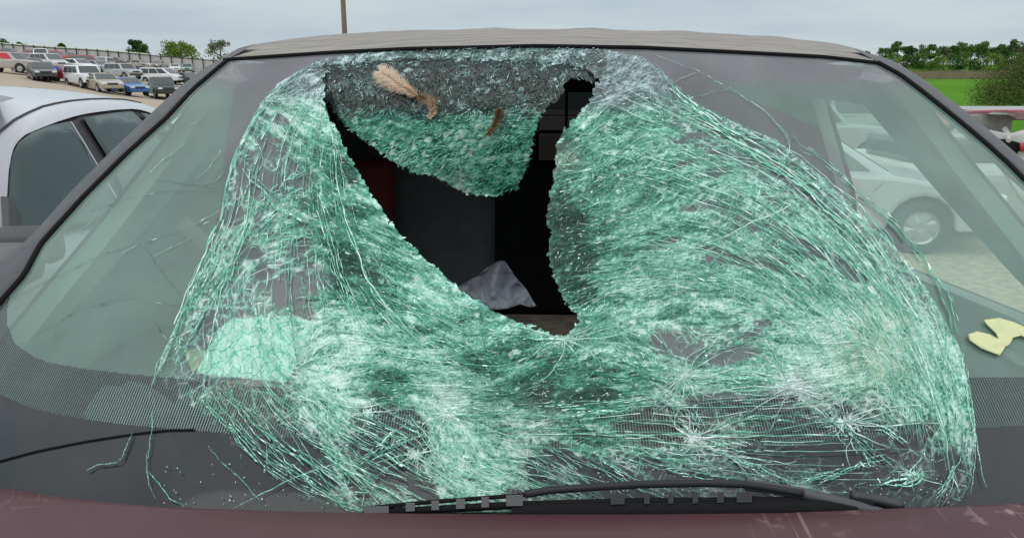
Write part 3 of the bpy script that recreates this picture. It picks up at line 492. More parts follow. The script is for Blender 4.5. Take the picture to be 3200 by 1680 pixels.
def sample(n, box, poly, notpoly=None, p=2.6):
    x = rng.uniform(box[0], box[2], n); y = rng.uniform(box[1], box[3], n); m = inpoly(x, y, poly)
    if notpoly is not None: m &= ~inpoly(x+rng.normal(0, 4, n), y+rng.normal(0, 4, n), notpoly)
    x, y = x[m], y[m]; th, dn_, lm, wh = field(x, y); k = rng.random(len(x)) < np.clip(dn_, 0, 1)**p
    return x[k], y[k], th[k], dn_[k], lm[k], wh[k]
x, y, th, dn_, lm, wh = sample(60000, (480, 140, 3060, 1610), SH, HOLE)
n = len(x); fam = rng.random(n); th = th+rng.normal(0, .14, n)+.9*(vnoise(x, y, 34, 4)-.5)+np.where(fam < .13, rng.uniform(-1.6, 1.6, n), np.where(fam < .30, 1.0+.9*(vnoise(x, y, 90, 5)-.5), np.where(fam < .42, -.9, 0)))
ln = rng.gamma(2.2, 5.5, n)+6; wd = rng.gamma(2.2, .5, n)+.6; big = rng.random(n) < .05; ln = np.where(big, ln*2.6, ln)
v = lm+.05+rng.normal(0, .17, n)+.35*(bil(LIC, 300, 100, 4, x, y)-.5)+.4*(fbm(x, y, 50, 2)-.5)+.45*(bil(LIC2, 300, 100, 4, x, y)-.5); spk = rng.random(n) < .05; v = np.where(spk, .97, v); ln = np.where(spk, 4+.35*ln, ln); wd = np.where(spk, wd*1.6+.8, wd); wh = np.where(spk, .4, wh)
topd = sst(-y, -300, -200)*((x > 980) & (x < 1920)); v = np.where((topd > .4) & (rng.random(n) < .25+.5*sst(fbm(x, y, 40, 3), .45, .6)), .05, v-.05*topd); ln = np.where(topd > .5, ln*.6, ln); th = np.where(topd > .5, rng.uniform(0, 3.14, n), th)
SL = [(x, y, th, ln, wd, palette(v, wh, tintzone(x, y)))]
# impact points: crushed white centre, branching rays
RAYS = []
for cx, cy, n_, rad, wht in ((2480, 1210, 18, 240, .8), (2170, 1370, 18, 220, .8), (2140, 1170, 12, 260, .6), (2640, 1320, 10, 240, .6), (1150, 1290, 6, 120, .5), (1400, 1300, 12, 160, .5), (2850, 1480, 5, 130, .4), (1760, 1060, 16, 260, .3), (1300, 1420, 12, 130, .5)):
    m_ = int(rad*1.3); r_ = np.abs(rng.normal(0, 1, m_))*rad*.16; a = rng.uniform(0, 6.28, m_); v_ = np.clip(1.02-.4*r_/(rad*.3), .3, 1)+rng.normal(0, .1, m_)
    SL.append((cx+np.cos(a)*r_*1.3, cy+np.sin(a)*r_*.6, a+rng.normal(0, .5, m_), rng.gamma(2, 4, m_)+5, rng.gamma(2, .7, m_)+1, palette(v_, np.full(m_, wht), np.zeros(m_))))
    for i in range(n_):
        a = rng.uniform(0, 2*math.pi); L_ = rad*rng.uniform(.35, 1.3); k = 12; q = [(cx+rng.normal(0, 5), cy+rng.normal(0, 3))]
        for s_ in range(k-1): a += rng.normal(0, .17); q.append((q[-1][0]+math.cos(a)*L_/k*1.2, q[-1][1]+math.sin(a)*L_/k*.62))
        RAYS.append((np.array(q), wht))
cat = [np.concatenate([s[i] for s in SL]) for i in range(6)]
sh = slivers('shattered_glass', *cat, None, ws)
Q = np.stack([r_[0] for r_ in RAYS]); mid = (Q[:, 1:]+Q[:, :-1])/2; RY = (Q, ~inpoly(mid[..., 0], mid[..., 1], HOLE) & inpoly(mid[..., 0], mid[..., 1], SH), rng.gamma(2, .7, len(Q))+1.0, palette(np.clip(np.linspace(1.0, .6, 11)[None]+rng.normal(0, .1, (len(Q), 11)), 0, 1), np.array([r_[1] for r_ in RAYS])[:, None]*np.ones((1, 11)), np.zeros((len(Q), 11))))
# long connected cracks following the stress field, and the short ones that join them across
def ribbons(name, Q, ok, wd, col, parent, depth=None, lift=.003):
    """Q: n x k x 2 crack paths on the glass, ok: n x (k-1), wd: n, col: n x (k-1) x 3"""
    n, k = Q.shape[:2]; d = np.gradient(Q, axis=1); d /= np.maximum(np.hypot(d[..., 0], d[..., 1]), 1e-6)[..., None]; nn = np.stack([-d[..., 1], d[..., 0]], -1)
    tp = np.sin(np.linspace(.12, math.pi-.12, k))**.5; W = (wd[:, None]*tp*rng.uniform(.7, 1.3, (n, k)))[..., None]*nn/2
    A, B = Q+W, Q-W; ex = depth(Q[..., 0], Q[..., 1]) if depth else 0.0; of = -lift-rng.uniform(0, .003, (n, 1)); tl = rng.uniform(-.5, .5, (n, 1))*wd[:, None]/FP
    VA, VB = G(A[..., 0], A[..., 1], ex+of+tl), G(B[..., 0], B[..., 1], ex+of-tl); V = np.stack([VA, VB], 2).reshape(-1, 3)
    b0 = (np.arange(n)[:, None]*k+np.arange(k-1))*2; F_ = np.stack([b0, b0+1, b0+3, b0+2], -1)[ok]
    o = meshobj(name, V, F_, smat, parent); c = col[ok]; c = np.concatenate([c, np.ones((len(c), 1))], 1); ca = o.data.attributes.new('col', 'FLOAT_COLOR', 'FACE'); ca.data.foreach_set('color', c.ravel().astype(np.float32)); return o
def trace(n, k, step, off, jit, wander, cross, p=1.0):
    x = rng.uniform(480, 3060, n*4); y = rng.uniform(140, 1610, n*4); m = inpoly(x, y, SH) & ~inpoly(x, y, HOLE); x, y = x[m], y[m]
    th, dn_, lm, wh = field(x, y); m = rng.random(len(x)) < np.clip(dn_*1.05, 0, 1)**1.5; x, y = x[m][:n], y[m][:n]; n = len(x)
    st_ = step*rng.uniform(.6, 1.3, n); offs_ = off+rng.normal(0, jit, n); prev = None; P = [np.stack([x, y], -1)]; sg = rng.choice((-1, 1), n)
    for i in range(k-1):
        q = P[-1]; th, _, _, _ = field(q[:, 0], q[:, 1]); a = th+offs_+wander*(vnoise(q[:, 0], q[:, 1], 70, 4)-.5)*2+rng.normal(0, .05, n)
        d = np.stack([np.cos(a), np.sin(a)], -1)*sg[:, None]
        if prev is not None: f = np.sign((d*prev).sum(-1)); d = d*np.where(f == 0, 1, f)[:, None]; d = .55*prev+.45*d; d /= np.hypot(*d.T)[:, None]
        prev = d; P.append(q+d*st_[:, None]+(rng.normal(0, .9, (n, 2))))
    Q = np.stack(P, 1); mid = (Q[:, 1:]+Q[:, :-1])/2; X_, Y_ = mid[..., 0], mid[..., 1]
    _, dn_, lm, wh = field(X_, Y_); bold = rng.random((n, 1)) < cross
    ok = inpoly(X_, Y_, SH) & ~inpoly(Q[:, 1:, 0], Q[:, 1:, 1], HOLE) & ~inpoly(Q[:, :-1, 0], Q[:, :-1, 1], HOLE); live = (dn_ > .20) | bold; ok &= np.cumprod(live | (rng.random(live.shape) < .35), 1).astype(bool)
    tzv = tintzone(X_, Y_); v = lm+.08+rng.normal(0, .13, (n, 1))+rng.normal(0, .09, X_.shape)+.3*(fbm(X_, Y_, 50, 2)-.5)+.35*(bil(LIC2, 300, 100, 4, X_, Y_)-.5)
    v = np.where(rng.random(X_.shape) < .05, .98, v); v = np.where(bold & (dn_ < .35), np.maximum(v, .62), v); topd = sst(-Y_, -300, -200)*((X_ > 980) & (X_ < 1920)); ok &= ~((topd > .5) & (rng.random(ok.shape) < .6))
    return Q, ok, palette(v, np.clip(wh+.1, 0, 1), tzv)
ribbons('impact_ray', *RY, ws, lift=.004)
MB_ = 0
for i, (n_, k_, st_, of_, ji, wa, cr, w0) in enumerate(((4500, 9, 9, 0, .20, .5, .16, .8), (800, 26, 12, 0, .12, .25, .40, 1.0), (2000, 7, 8, 1.15, .4, .7, .16, .7), (2200, 7, 8, -.95, .4, .7, .14, .75))):
    Q, ok, c_ = trace(n_, k_, st_, of_, ji, wa, cr); ribbons('crack_web', Q, ok, w0*(.55+rng.gamma(2, .4, len(Q))), c_, ws)
# flap slivers
n0 = 10000; x = rng.uniform(1000, 1890, n0); y = rng.uniform(150, 620, n0); m = inpoly(x+rng.normal(0, 3, n0), y+rng.normal(0, 3, n0), FLAP); x, y = x[m], y[m]; n = len(x)
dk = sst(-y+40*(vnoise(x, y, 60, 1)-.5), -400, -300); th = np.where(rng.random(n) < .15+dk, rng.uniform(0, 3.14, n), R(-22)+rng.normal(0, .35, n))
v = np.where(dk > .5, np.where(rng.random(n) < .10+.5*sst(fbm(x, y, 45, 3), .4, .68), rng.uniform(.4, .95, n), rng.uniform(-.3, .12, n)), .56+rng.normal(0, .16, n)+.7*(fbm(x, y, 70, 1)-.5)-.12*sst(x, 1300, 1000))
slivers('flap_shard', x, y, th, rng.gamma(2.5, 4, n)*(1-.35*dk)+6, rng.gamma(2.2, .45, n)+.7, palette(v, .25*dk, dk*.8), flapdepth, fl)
# long cracks
CR = [[(1640, 190), (1800, 215), (2050, 172), (2170, 215), (2310, 290), (2400, 355), (2455, 415), (2470, 460), (2450, 520), (2400, 610), (2370, 700)][2:],
      [(2000, 180), (2060, 250), (2150, 320), (2240, 390), (2330, 430), (2480, 470), (2600, 550), (2720, 650)], [(2040, 200), (2120, 290), (2210, 380), (2350, 480), (2480, 560), (2600, 670), (2750, 800), (2850, 960)],
      [(2455, 420), (2560, 490), (2680, 590), (2790, 690), (2880, 800), (2950, 900), (2985, 1010), (3010, 1120), (3030, 1250), (3045, 1380)], [(2240, 400), (2400, 440), (2530, 520), (2650, 620), (2760, 730), (2850, 860), (2930, 1000), (2990, 1150)],
      [(2200, 640), (2400, 690), (2600, 780), (2760, 900), (2860, 1020), (2930, 1120)], [(2100, 700), (2300, 700), (2500, 780), (2680, 900), (2800, 1010)], [(3020, 1150), (3045, 1300), (3060, 1420), (3075, 1500), (3085, 1520)], [(3040, 1300), (3050, 1430), (3035, 1540)],
      [(1010, 190), (930, 235), (850, 300), (790, 390), (740, 480), (710, 580), (697, 680), (650, 790), (600, 890), (560, 990), (510, 1100), (470, 1220), (450, 1330)], [(720, 700), (690, 780), (640, 860), (580, 960), (540, 1060), (490, 1170)], [(700, 690), (800, 640), (900, 560), (1000, 520)],
      [(740, 480), (800, 560), (870, 640), (960, 690), (1060, 700)], [(780, 400), (900, 480), (1000, 600), (1050, 680)], [(750, 800), (680, 900), (620, 1010), (560, 1110), (520, 1190)], [(820, 820), (900, 760), (1000, 730)],
      [(480, 1240), (474, 1330), (465, 1400), (455, 1440), (460, 1490), (475, 1540), (490, 1560)], [(465, 1470), (500, 1510), (530, 1555), (575, 1580)], [(415, 1350), (380, 1430), (360, 1445), (300, 1452), (270, 1470)],
      [(650, 1390), (690, 1440), (740, 1480), (790, 1540), (815, 1565)], [(730, 1585), (820, 1540), (900, 1500), (1000, 1460), (1080, 1440)], [(700, 1330), (780, 1400), (850, 1460), (930, 1510), (1000, 1540), (1100, 1580)], [(780, 1350), (860, 1430), (960, 1500), (1060, 1560), (1150, 1595)],
      [(600, 1210), (680, 1300), (760, 1390), (850, 1490), (930, 1550)], [(980, 1250), (1010, 1360), (1060, 1450), (1150, 1530), (1250, 1580)], [(1240, 1260), (1310, 1340), (1360, 1420), (1420, 1500)], [(1160, 1430), (1260, 1380), (1330, 1350)], [(1080, 1460), (1180, 1390), (1280, 1290)], [(1180, 1390), (1280, 1460), (1400, 1520)],
      [(1600, 1310), (1800, 1290), (1950, 1280), (2100, 1255)], [(1500, 1290), (1700, 1265), (1900, 1262), (2100, 1240)], [(1760, 1060), (1900, 1120), (2050, 1150), (2140, 1170)], [(1700, 1010), (1830, 960), (1900, 930)],
      [(2140, 1170), (2080, 1080), (2040, 1030)], [(2140, 1170), (2220, 1090), (2330, 1060), (2430, 1010)], [(2140, 1170), (2100, 1240), (2120, 1300), (2180, 1365)], [(2160, 1270), (2200, 1350)], [(2180, 1370), (2300, 1310), (2450, 1300), (2580, 1305)], [(2180, 1370), (2330, 1400), (2480, 1400)], [(2180, 1375), (2320, 1440), (2480, 1500)],
      [(2480, 1210), (2560, 1270), (2640, 1330), (2700, 1410), (2760, 1460)], [(2640, 1320), (2720, 1400), (2830, 1480), (2880, 1560)], [(2480, 1205), (2420, 1120), (2390, 1060)], [(2480, 1210), (2350, 1185), (2200, 1190)], [(2650, 1320), (2760, 1340), (2840, 1400)], [(2640, 1325), (2680, 1420), (2760, 1520)],
      [(2480, 1512), (2600, 1490), (2700, 1450), (2800, 1430)], [(1950, 1440), (2100, 1470), (2300, 1500), (2500, 1515)], [(1900, 1400), (2100, 1430), (2300, 1440), (2500, 1470)], [(1800, 1390), (1900, 1450), (2020, 1540)], [(1700, 1380), (1820, 1480), (1900, 1540)], [(2720, 1520), (2860, 1500), (2960, 1420)], [(2890, 1570), (2960, 1500), (3010, 1400)],
      [(750, 870), (800, 1000), (870, 1130)], [(840, 860), (900, 960), (1000, 1090)], [(1000, 830), (1080, 950), (1150, 1050)], [(985, 830), (1000, 920), (1010, 1000)], [(1020, 760), (1060, 850), (1130, 1000)]]
S2 = []
def addcrack(p, k, spread, seg=16, v0=.68, wh0=.2, wdm=1.0):
    for s in range(k):
        q = lerpline(p, max(3, int(np.hypot(*np.diff(np.array(p, float), axis=0).T).sum()/seg)))
        d = np.gradient(q, axis=0); nn = np.stack([-d[:, 1], d[:, 0]], 1)/np.hypot(*d.T)[:, None]
        o = spread*(rng.normal()*.8+1.6*(vnoise(np.arange(len(q))*13+rng.uniform(0, 900), np.full(len(q), rng.uniform(0, 900)), 40, s % 6)-.5)); q = q+nn*o[:, None]+rng.normal(0, 1.0, q.shape)
        mid = (q[1:]+q[:-1])/2; dd = q[1:]-q[:-1]; m = (rng.random(len(mid)) < (.84 if spread > 1 else 2)) & ~inpoly(mid[:, 0], mid[:, 1], HOLE) & inpoly(mid[:, 0], mid[:, 1], OUT)
        n = m.sum(); mid = mid[m]; dd = dd[m]
        v = v0+rng.normal(0, .16, n); v = np.where(rng.random(n) < .06, 1, v)
        S2.append((mid[:, 0], mid[:, 1], np.arctan2(dd[:, 1], dd[:, 0])+rng.normal(0, .06, n), np.hypot(*dd.T)*1.35, (rng.gamma(2.5, .8, n)+.9)*wdm, palette(v, np.full(n, wh0), tintzone(mid[:, 0], mid[:, 1])*.5)))
QC, OKC, WC = [], [], []
FAM = [([(1890, 190), (2186, 330), (2450, 480), (2700, 700), (2900, 980), (3000, 1250), (3010, 1450)], [(1760, 1000), (1900, 930), (2080, 900), (2250, 930), (2400, 1000), (2500, 1090), (2560, 1200)], 210, .9),
       ([(1010, 190), (850, 290), (740, 480), (697, 680), (600, 890), (500, 1130), (460, 1290)], [(1030, 380), (1080, 560), (1130, 740), (1220, 900), (1350, 1020), (1500, 1110), (1650, 1180)], 120, .85),
       ([(640, 1200), (800, 1400), (1000, 1540), (1150, 1600)], [(1100, 1150), (1250, 1260), (1500, 1350), (2000, 1560)], 100, 1.1),
       ([(1300, 1280), (1700, 1270), (2000, 1220), (2400, 1200), (2700, 1150)], [(1300, 1450), (1700, 1420), (2100, 1460), (2500, 1500), (2900, 1500)], 42, .9)]
for fa, fb2, nf, wf in FAM:
    qa, qb = lerpline(fa, 60), lerpline(fb2, 60)
    for s_ in range(nf):
        u = rng.random() if s_ % 3 else round(rng.random()*7)/7+rng.normal(0, .012); bow = math.sin(math.pi*min(1, max(0, u)))
        q = qa*(1-u)+qb*u; k0 = np.ones(5)/5; q[2:-2] = np.stack([np.convolve(q[:, 0], k0, 'valid'), np.convolve(q[:, 1], k0, 'valid')], 1)
        ph = rng.uniform(0, 900); tt = np.arange(60)*18.; q = q+np.stack([vnoise(tt+ph, tt*0+ph, 150, 1)-.5, vnoise(tt+ph, tt*0+ph+300, 150, 2)-.5], 1)*30+np.stack([vnoise(tt+ph, tt*0, 34, 3)-.5, vnoise(tt+ph, tt*0, 34, 4)-.5], 1)*9
        mid = (q[1:]+q[:-1])/2; on = np.zeros(59, bool); a0 = rng.integers(-15, 50); on[max(0, a0):a0+rng.integers(10, 45)] = True
        QC.append(q); OKC.append(on & (vnoise(tt[:-1]+s_*77, tt[:-1]*0, 40, 1) > .2) & ~inpoly(mid[:, 0], mid[:, 1], HOLE) & inpoly(mid[:, 0], mid[:, 1], SH)); WC.append((rng.gamma(2.2, .42)+.7)*wf)
for i, p in enumerate(CR):
    single = i in (0, 7, 8, 16, 17, 18, 19, 20)
    for s_ in range(2 if single else 6):
        q = lerpline(p, 60); d = np.gradient(q, axis=0); nn = np.stack([-d[:, 1], d[:, 0]], 1)/np.hypot(*d.T)[:, None]; tt = np.arange(60)*float(np.hypot(*(q[1]-q[0])))
        o_2 = (1.5 if single else 9)*rng.normal()*.8+(3 if single else 16)*(vnoise(tt+rng.uniform(0, 900), np.full(60, rng.uniform(0, 900)), 60, s_)-.5)+5*(vnoise(tt+rng.uniform(0, 900), np.full(60, rng.uniform(0, 900)), 17, s_)-.5)
        q = q+nn*o_2[:, None]+rng.normal(0, .5, q.shape); mid = (q[1:]+q[:-1])/2
        a0, a1 = (0, 59) if single else sorted(rng.integers(0, 60, 2)); on = np.zeros(59, bool); on[a0:max(a1, a0+12)] = True
        QC.append(q); OKC.append(on & (vnoise(tt[:-1]+s_*77, tt[:-1]*0+i*31, 22, 1) > .22) & ~inpoly(mid[:, 0], mid[:, 1], HOLE) & inpoly(mid[:, 0], mid[:, 1], OUT)); WC.append((rng.gamma(2.5, .6)+.8)*(.65 if single else 1))
QC, OKC, WC = np.stack(QC), np.stack(OKC), np.array(WC); mid = (QC[:, 1:]+QC[:, :-1])/2; v = .66+rng.normal(0, .12, (len(QC), 1))+rng.normal(0, .12, mid.shape[:2]); v = np.where(rng.random(v.shape) < .06, 1, v)
ribbons('long_crack', QC, OKC, WC, palette(v, np.full(v.shape, .15), tintzone(mid[..., 0], mid[..., 1])*.5), ws, lift=.004)
# lone short scratches on the left clear glass, and faint dark hairline cracks
for p in ([(467, 540), (520, 490), (600, 430)], [(500, 505), (560, 465)], [(590, 395), (640, 370)], [(610, 560), (650, 530), (690, 470)], [(620, 580), (680, 560), (700, 535)], [(380, 790), (430, 765)], [(240, 730), (290, 690), (300, 670)], [(610, 700), (690, 655)], [(2090, 262), (2180, 225)], [(2210, 288), (2240, 280)], [(2020, 340), (2290, 275)], [(2310, 412), (2340, 405)], [(3035, 1400), (3050, 1470)], [(985, 185), (1010, 215)], [(995, 180), (1018, 205)], [(480, 800), (600, 740)]):
    S2 = []; addcrack(p, 1, .4, 14, .66, .4, .38); slivers('crack_line', *S2[0], None, ws, lift=.003)
S2 = []
for p in ([(40, 930), (200, 850), (330, 790), (440, 760), (560, 720), (690, 680)], [(280, 660), (400, 620), (520, 597), (690, 600)], [(440, 755), (490, 830), (560, 920)], [(60, 1080), (250, 960), (400, 930), (560, 955)], [(470, 560), (600, 575), (700, 590)], [(2500, 760), (2600, 690), (2700, 640)], [(480, 1000), (520, 1060)], [(2730, 600), (2760, 570)], [(2700, 640), (2790, 690)]):
    S2 = []; addcrack(p, 1, .8, 18, .10, .5, .36); slivers('hairline_crack', *S2[0], None, ws, lift=.002)
# dark thin line curving through the lower border
V, F_ = tube(G(*lerpline([(-260, 1500), (0, 1439), (115, 1408), (260, 1379), (404, 1356), (519, 1343), (606, 1341)], 24).T, -.002), .0011, 6); meshobj('border_seam', V, F_, M['rubber'], ws)

n = 420; x = rng.uniform(500, 3050, n); y = 1500+rng.uniform(-60, 95, n)*.9; x = np.where(rng.random(n) < .5, rng.normal(1700, 420, n), x)
slivers('glass_crumb', x, y, rng.uniform(0, 3.1, n), rng.uniform(3, 8, n), rng.uniform(2.5, 5, n), palette(rng.uniform(.4, 1, n), np.full(n, .4), np.zeros(n)), None, ws, lift=.003, tilt=1.0)['kind'] = 'stuff'
# ---------------------------------------------------------------- frame of the windshield
def strip(name, inner, outer, mat_, bulge, parent, n=60, depth_in=0, depth_out=0.0, m=7):
    a = lerpline(inner, n); b_ = lerpline(outer, n); P = []
    for j in range(m):
        u = j/(m-1); q = a*(1-u)+b_*u; tt, d = tsurf(q[:, 0], q[:, 1])
        P.append(CAM+d*(tt+depth_in*(1-u)+depth_out*u-bulge*math.sin(math.pi*u)**.7)[:, None])
    return patch(name, np.stack(P, 1), mat_, parent)
TOPL = [(700, 188), (716, 186), (1026, 165), (1270, 153), (1678, 144), (2004, 149), (2330, 165), (2575, 178), (2740, 197)]
LI = [(718, 187), (668, 229), (606, 282), (533, 362), (399, 482), (266, 615), (133, 762), (80, 860), (0, 950), (-120, 1085), (-220, 1190), (-330, 1320)]
LO = [(800, 137), (746, 151), (699, 179), (637, 214), (559, 273), (444, 380), (328, 491), (222, 597), (111, 722), (0, 824), (-140, 960), (-260, 1080), (-400, 1250)]
RI = [(2735, 195), (2806, 233), (2874, 284), (2942, 338), (3010, 393), (3078, 450), (3147, 512), (3194, 560), (3400, 745), (3600, 940), (3700, 1150)]
RO = [(2663, 151), (2738, 173), (2793, 190), (2874, 240), (2942, 291), (3010, 342), (3078, 396), (3147, 454), (3200, 501), (3420, 690), (3640, 890), (3780, 1150)]
def offs(p, dx, dy): return [(a+dx, b_+dy) for a, b_ in p]
strip('windshield_pillar', offs(LI, -10, 0), LO, M['pillar'], .014, car, depth_out=.03); strip('windshield_pillar', offs(RI, 10, 0), RO, M['pillar'], .014, car, depth_out=.03)
for p, dx in ((LI, -6), (RI, 6)):
    V, F_ = tube(G(*lerpline(offs(p, dx, 0), 60).T, -.004), .0042, 8); meshobj('window_seal', V, F_, M['rubber'], car, True)
V, F_ = tube(G(*lerpline(TOPL, 60).T, -.003), .0036, 8); meshobj('window_seal', V, F_, M['rubber'], car, True)
# inner returns of pillars so that nothing shows through from a step aside
def skirt(name, line, mat_, dy=.06, dx=0, dz=0):
    q = lerpline(line, 50); P = G(q[:, 0], q[:, 1]); P2 = P+np.array([dx, dy, dz]); patch(name, np.stack([P, P2], 1), mat_, car)
skirt('inner_pillar', offs(LI, 6, 0), M['trim'], .10, -.03); skirt('inner_pillar', offs(RI, -6, 0), M['trim'], .10, .03)
# roof
n = 90; hx = np.linspace(716, 2728, n); top = np.interp(hx, *np.array(TOPL).T)-4
SIL = np.array([(716, 182), (749, 150), (822, 136), (1026, 117), (1180, 109), (1270, 104), (1420, 104), (1556, 96), (1640, 102), (1780, 101), (1841, 97), (1920, 104), (2060, 107), (2126, 105), (2200, 112), (2412, 121), (2616, 141), (2700, 160), (2728, 182)])
hs = np.interp(hx, SIL[:, 0], SIL[:, 1]); H = G(hx, top, -.004)
edge = 1-np.clip(np.abs(np.linspace(-1, 1, n)), 0, 1)**6; D = H[:, 1]+.02+.70*edge; C = at_depth(hx, hs, D)
P = []
for u in np.linspace(0, 1, 26):
    p = H*(1-u)+C*u; p[:, 2] = H[:, 2]+(C[:, 2]-H[:, 2])*(1-(1-u)**2.1); p[:, 2] += .004*(vnoise(hx*1.3, np.full(n, u*900), 50, 2)-.5)*u; P.append(p)
for k in range(1, 22):
    p = C.copy(); p[:, 1] += k*.075; p[:, 2] = C[:, 2]-.00022*k*k-.0012*k; P.append(p)
patch('roof', np.stack(P, 1), M['roof'], car); Cz = C
# flakes of peeling lining along the roof crown
for sx in (1150, 1240, 1500, 1560, 1610, 1820, 1860, 1900, 2100, 2140, 2180, 2380, 1000, 1360):
    y0 = np.interp(sx, SIL[:, 0], SIL[:, 1]); w2 = random.uniform(25, 60)
    q = np.linspace(-1, 1, 9); pts = [at_depth(np.array([sx+a*w2]), np.array([y0+5-10*(1-a*a)*random.uniform(.5, .9)]), np.array([2.10]))[0] for a in q]
    base = [p+np.array([0, .0, -.02]) for p in pts]; back = [p+np.array([0, .12, -.01]) for p in pts]
    V = base+pts+back; n9 = 9; mb = MB(); mb.add(V, [(i, i+1, i+1+n9, i+n9) for i in range(8)]+[(i+n9, i+1+n9, i+1+2*n9, i+2*n9) for i in range(8)]); mb.build('peeling_roof_film', M['roof'], car, True)
# hood
HD = [(-620, 1405), (-300, 1470), (0, 1523), (173, 1549), (346, 1569), (577, 1586), (865, 1595), (1096, 1601), (1600, 1606), (2000, 1606), (2453, 1601), (2805, 1586), (3200, 1571), (3500, 1548), (3850, 1505)]
q = lerpline(HD, 80); E0 = on_z(q[:, 0], q[:, 1], 1.046); P = []
e2 = E0.copy(); e2[:, 2] -= .02; e2[:, 1] += .004; P.append(e2); e3 = E0.copy(); e3[:, 2] -= .002; e3[:, 1] += .003; P.append(e3)
for s in np.linspace(0, 1.15, 40):
    p = E0.copy(); p[:, 1] -= s; p[:, 2] -= .06*s+.10*s**3; p[:, 0] *= 1-.08*s; p[:, 2] -= .03*(p[:, 0]/.8)**4; P.append(p)
patch('hood', np.stack(P, 1), M['maroon'], car)
# cowl behind the hood
mb = MB(); V = []
q = lerpline(HD, 60); a = on_z(q[:, 0], q[:, 1]+6, 1.03); b_ = G(q[:, 0], q[:, 1]-12, .0)+np.array([0, .02, -.02]); a[:, 1] -= .02; a[:, 2] -= .012
patch('cowl', np.stack([a, b_], 1), M['black'], car)
# body sides, wheels so the car stands on the ground
for s in (-1, 1):
    xs = .92*s; yy = np.array([-.45, -.3, .2, .7, 1.0, 2.0, 3.2, 3.9]); zt = np.array([.84, .90, .97, 1.0, 1.03, 1.04, 1.04, 1.0])
    P = np.stack([np.stack([np.full(8, xs*.93), yy, zt+.01], 1), np.stack([np.full(8, xs), yy, zt-.07], 1), np.stack([np.full(8, xs*1.01), yy, zt-.35], 1), np.stack([np.full(8, xs*.97), yy, np.full(8, .28)], 1)], 1); patch('fender', P, M['maroon'], car)
patch('bumper', np.array([[[-.9, -.5, .84], [-.9, -.55, .6], [-.9, -.5, .28]], [[0, -.6, .86], [0, -.66, .6], [0, -.6, .28]], [[.9, -.5, .84], [.9, -.55, .6], [.9, -.5, .28]]]), M['black'], car)
def wheel(parent, x, y, z, r=.32, wd_=.2, rimm=None):
    n = 28; V = []; F_ = []
    prof = [(-.5, .62), (-.5, .93), (-.35, 1), (.35, 1), (.5, .93), (.5, .62)]
    for (a, k) in prof:
        for i in range(n): an = 2*math.pi*i/n; V.append((x+a*wd_, y+math.cos(an)*r*k, z+math.sin(an)*r*k))
    for j in range(5):
        for i in range(n): F_.append((j*n+i, j*n+(i+1) % n, (j+1)*n+(i+1) % n, (j+1)*n+i))
    wobj = meshobj('wheel', V, F_, M['tyre'], parent, True)
    V = []; F_ = []
    for sgn in (-1, 1):
        o = len(V); V.append((x+sgn*wd_*.36, y, z))
        for k_, dx in ((.2, .42), (.55, .36), (.64, .5)):
            for i in range(20): an = 2*math.pi*i/20; V.append((x+sgn*wd_*(dx-(.10 if (i % 4 == 0 and k_ == .55) else 0)), y+math.cos(an)*r*k_, z+math.sin(an)*r*k_))
        for i in range(20):
            F_.append((o, o+1+i, o+1+(i+1) % 20))
            for j in range(2): F_.append((o+1+j*20+i, o+1+(j+1)*20+i, o+1+(j+1)*20+(i+1) % 20, o+1+j*20+(i+1) % 20))
    meshobj('rim', V, F_, rimm or M['rim'], wobj); return wobj
for x_ in (-.8, .8):
    for y_ in (.1, 3.0): wheel(car, x_, y_, .32)
# cabin
patch('roof_lining', np.stack([H+np.array([0, .03, -.012]), (H+C)/2+np.array([0, .05, -.03])]+[C+np.array([0, a, -.04-.02*a]) for a in (.1, .5, .9, 1.5)], 1), M['cabin'], car)
WIN = [(2553, 298), (2720, 317), (2895, 522), (2994, 634), (3200, 857), (3400, 1050), (3400, 1140), (3200, 994), (2895, 870), (2659, 770), (2640, 600)]
def doorinner(sg, mat_, nm, off=0, par=None):
    pn = (sg, 0, .4); pc = .83+.4*1.05
    wp = on_plane(np.array([p[0] for p in WIN]), np.array([p[1] for p in WIN]), (1, 0, .4), pc); wyz = wp[:, 1:]
    pl_ = G(*lerpline(offs(LI if sg < 0 else RI, 4*-sg, 0), 14).T, .02)[::-1]
    outer = [(.62, .55), (.62, .95)]+[(p[1]+.045, min(p[2]-.02, 1.475)) for p in (pl_ if True else pl_[::-1]) if p[2] > 1.0]+[(1.75, 1.49), (3.4, 1.48), (3.4, .2), (.75, .2)]
    pts = [Vector(p) for p in outer]+[Vector((a, b_)) for a, b_ in wyz]; no_ = len(outer); nw = len(wyz)
    ed = [(i, (i+1) % no_) for i in range(no_)]+[(no_+i, no_+(i+1) % nw) for i in range(nw)]
    v, e_, f, *_ = delaunay_2d_cdt(pts, ed, [], 1, 1e-6); f2 = []
    for tri in f:
        c = sum((v[i] for i in tri), Vector((0, 0)))/len(tri); cx_, cy_2 = np.array([c.x]), np.array([c.y])
        if inpoly(cx_, cy_2, outer)[0] and not inpoly(cx_, cy_2, [tuple(a) for a in wyz])[0]: f2.append(tuple(tri))
    o = meshobj(nm, [(sg*(pc+off-.4*max(a.y, .95)), a.x, a.y) for a in v], f2, mat_, par or car); md = o.modifiers.new('s', 'SOLIDIFY'); md.thickness = .03 if not off else .006; md.offset = 0
doorinner(1, M['trim'], 'door'); ld = doorinner(-1, M['trim'], 'door'); rd_ = [o for o in car.children if o.name == 'door'][0]; doorinner(1, M['maroon'], 'door_skin', .024, rd_); doorinner(-1, M['maroon'], 'door_skin', .024, ld)
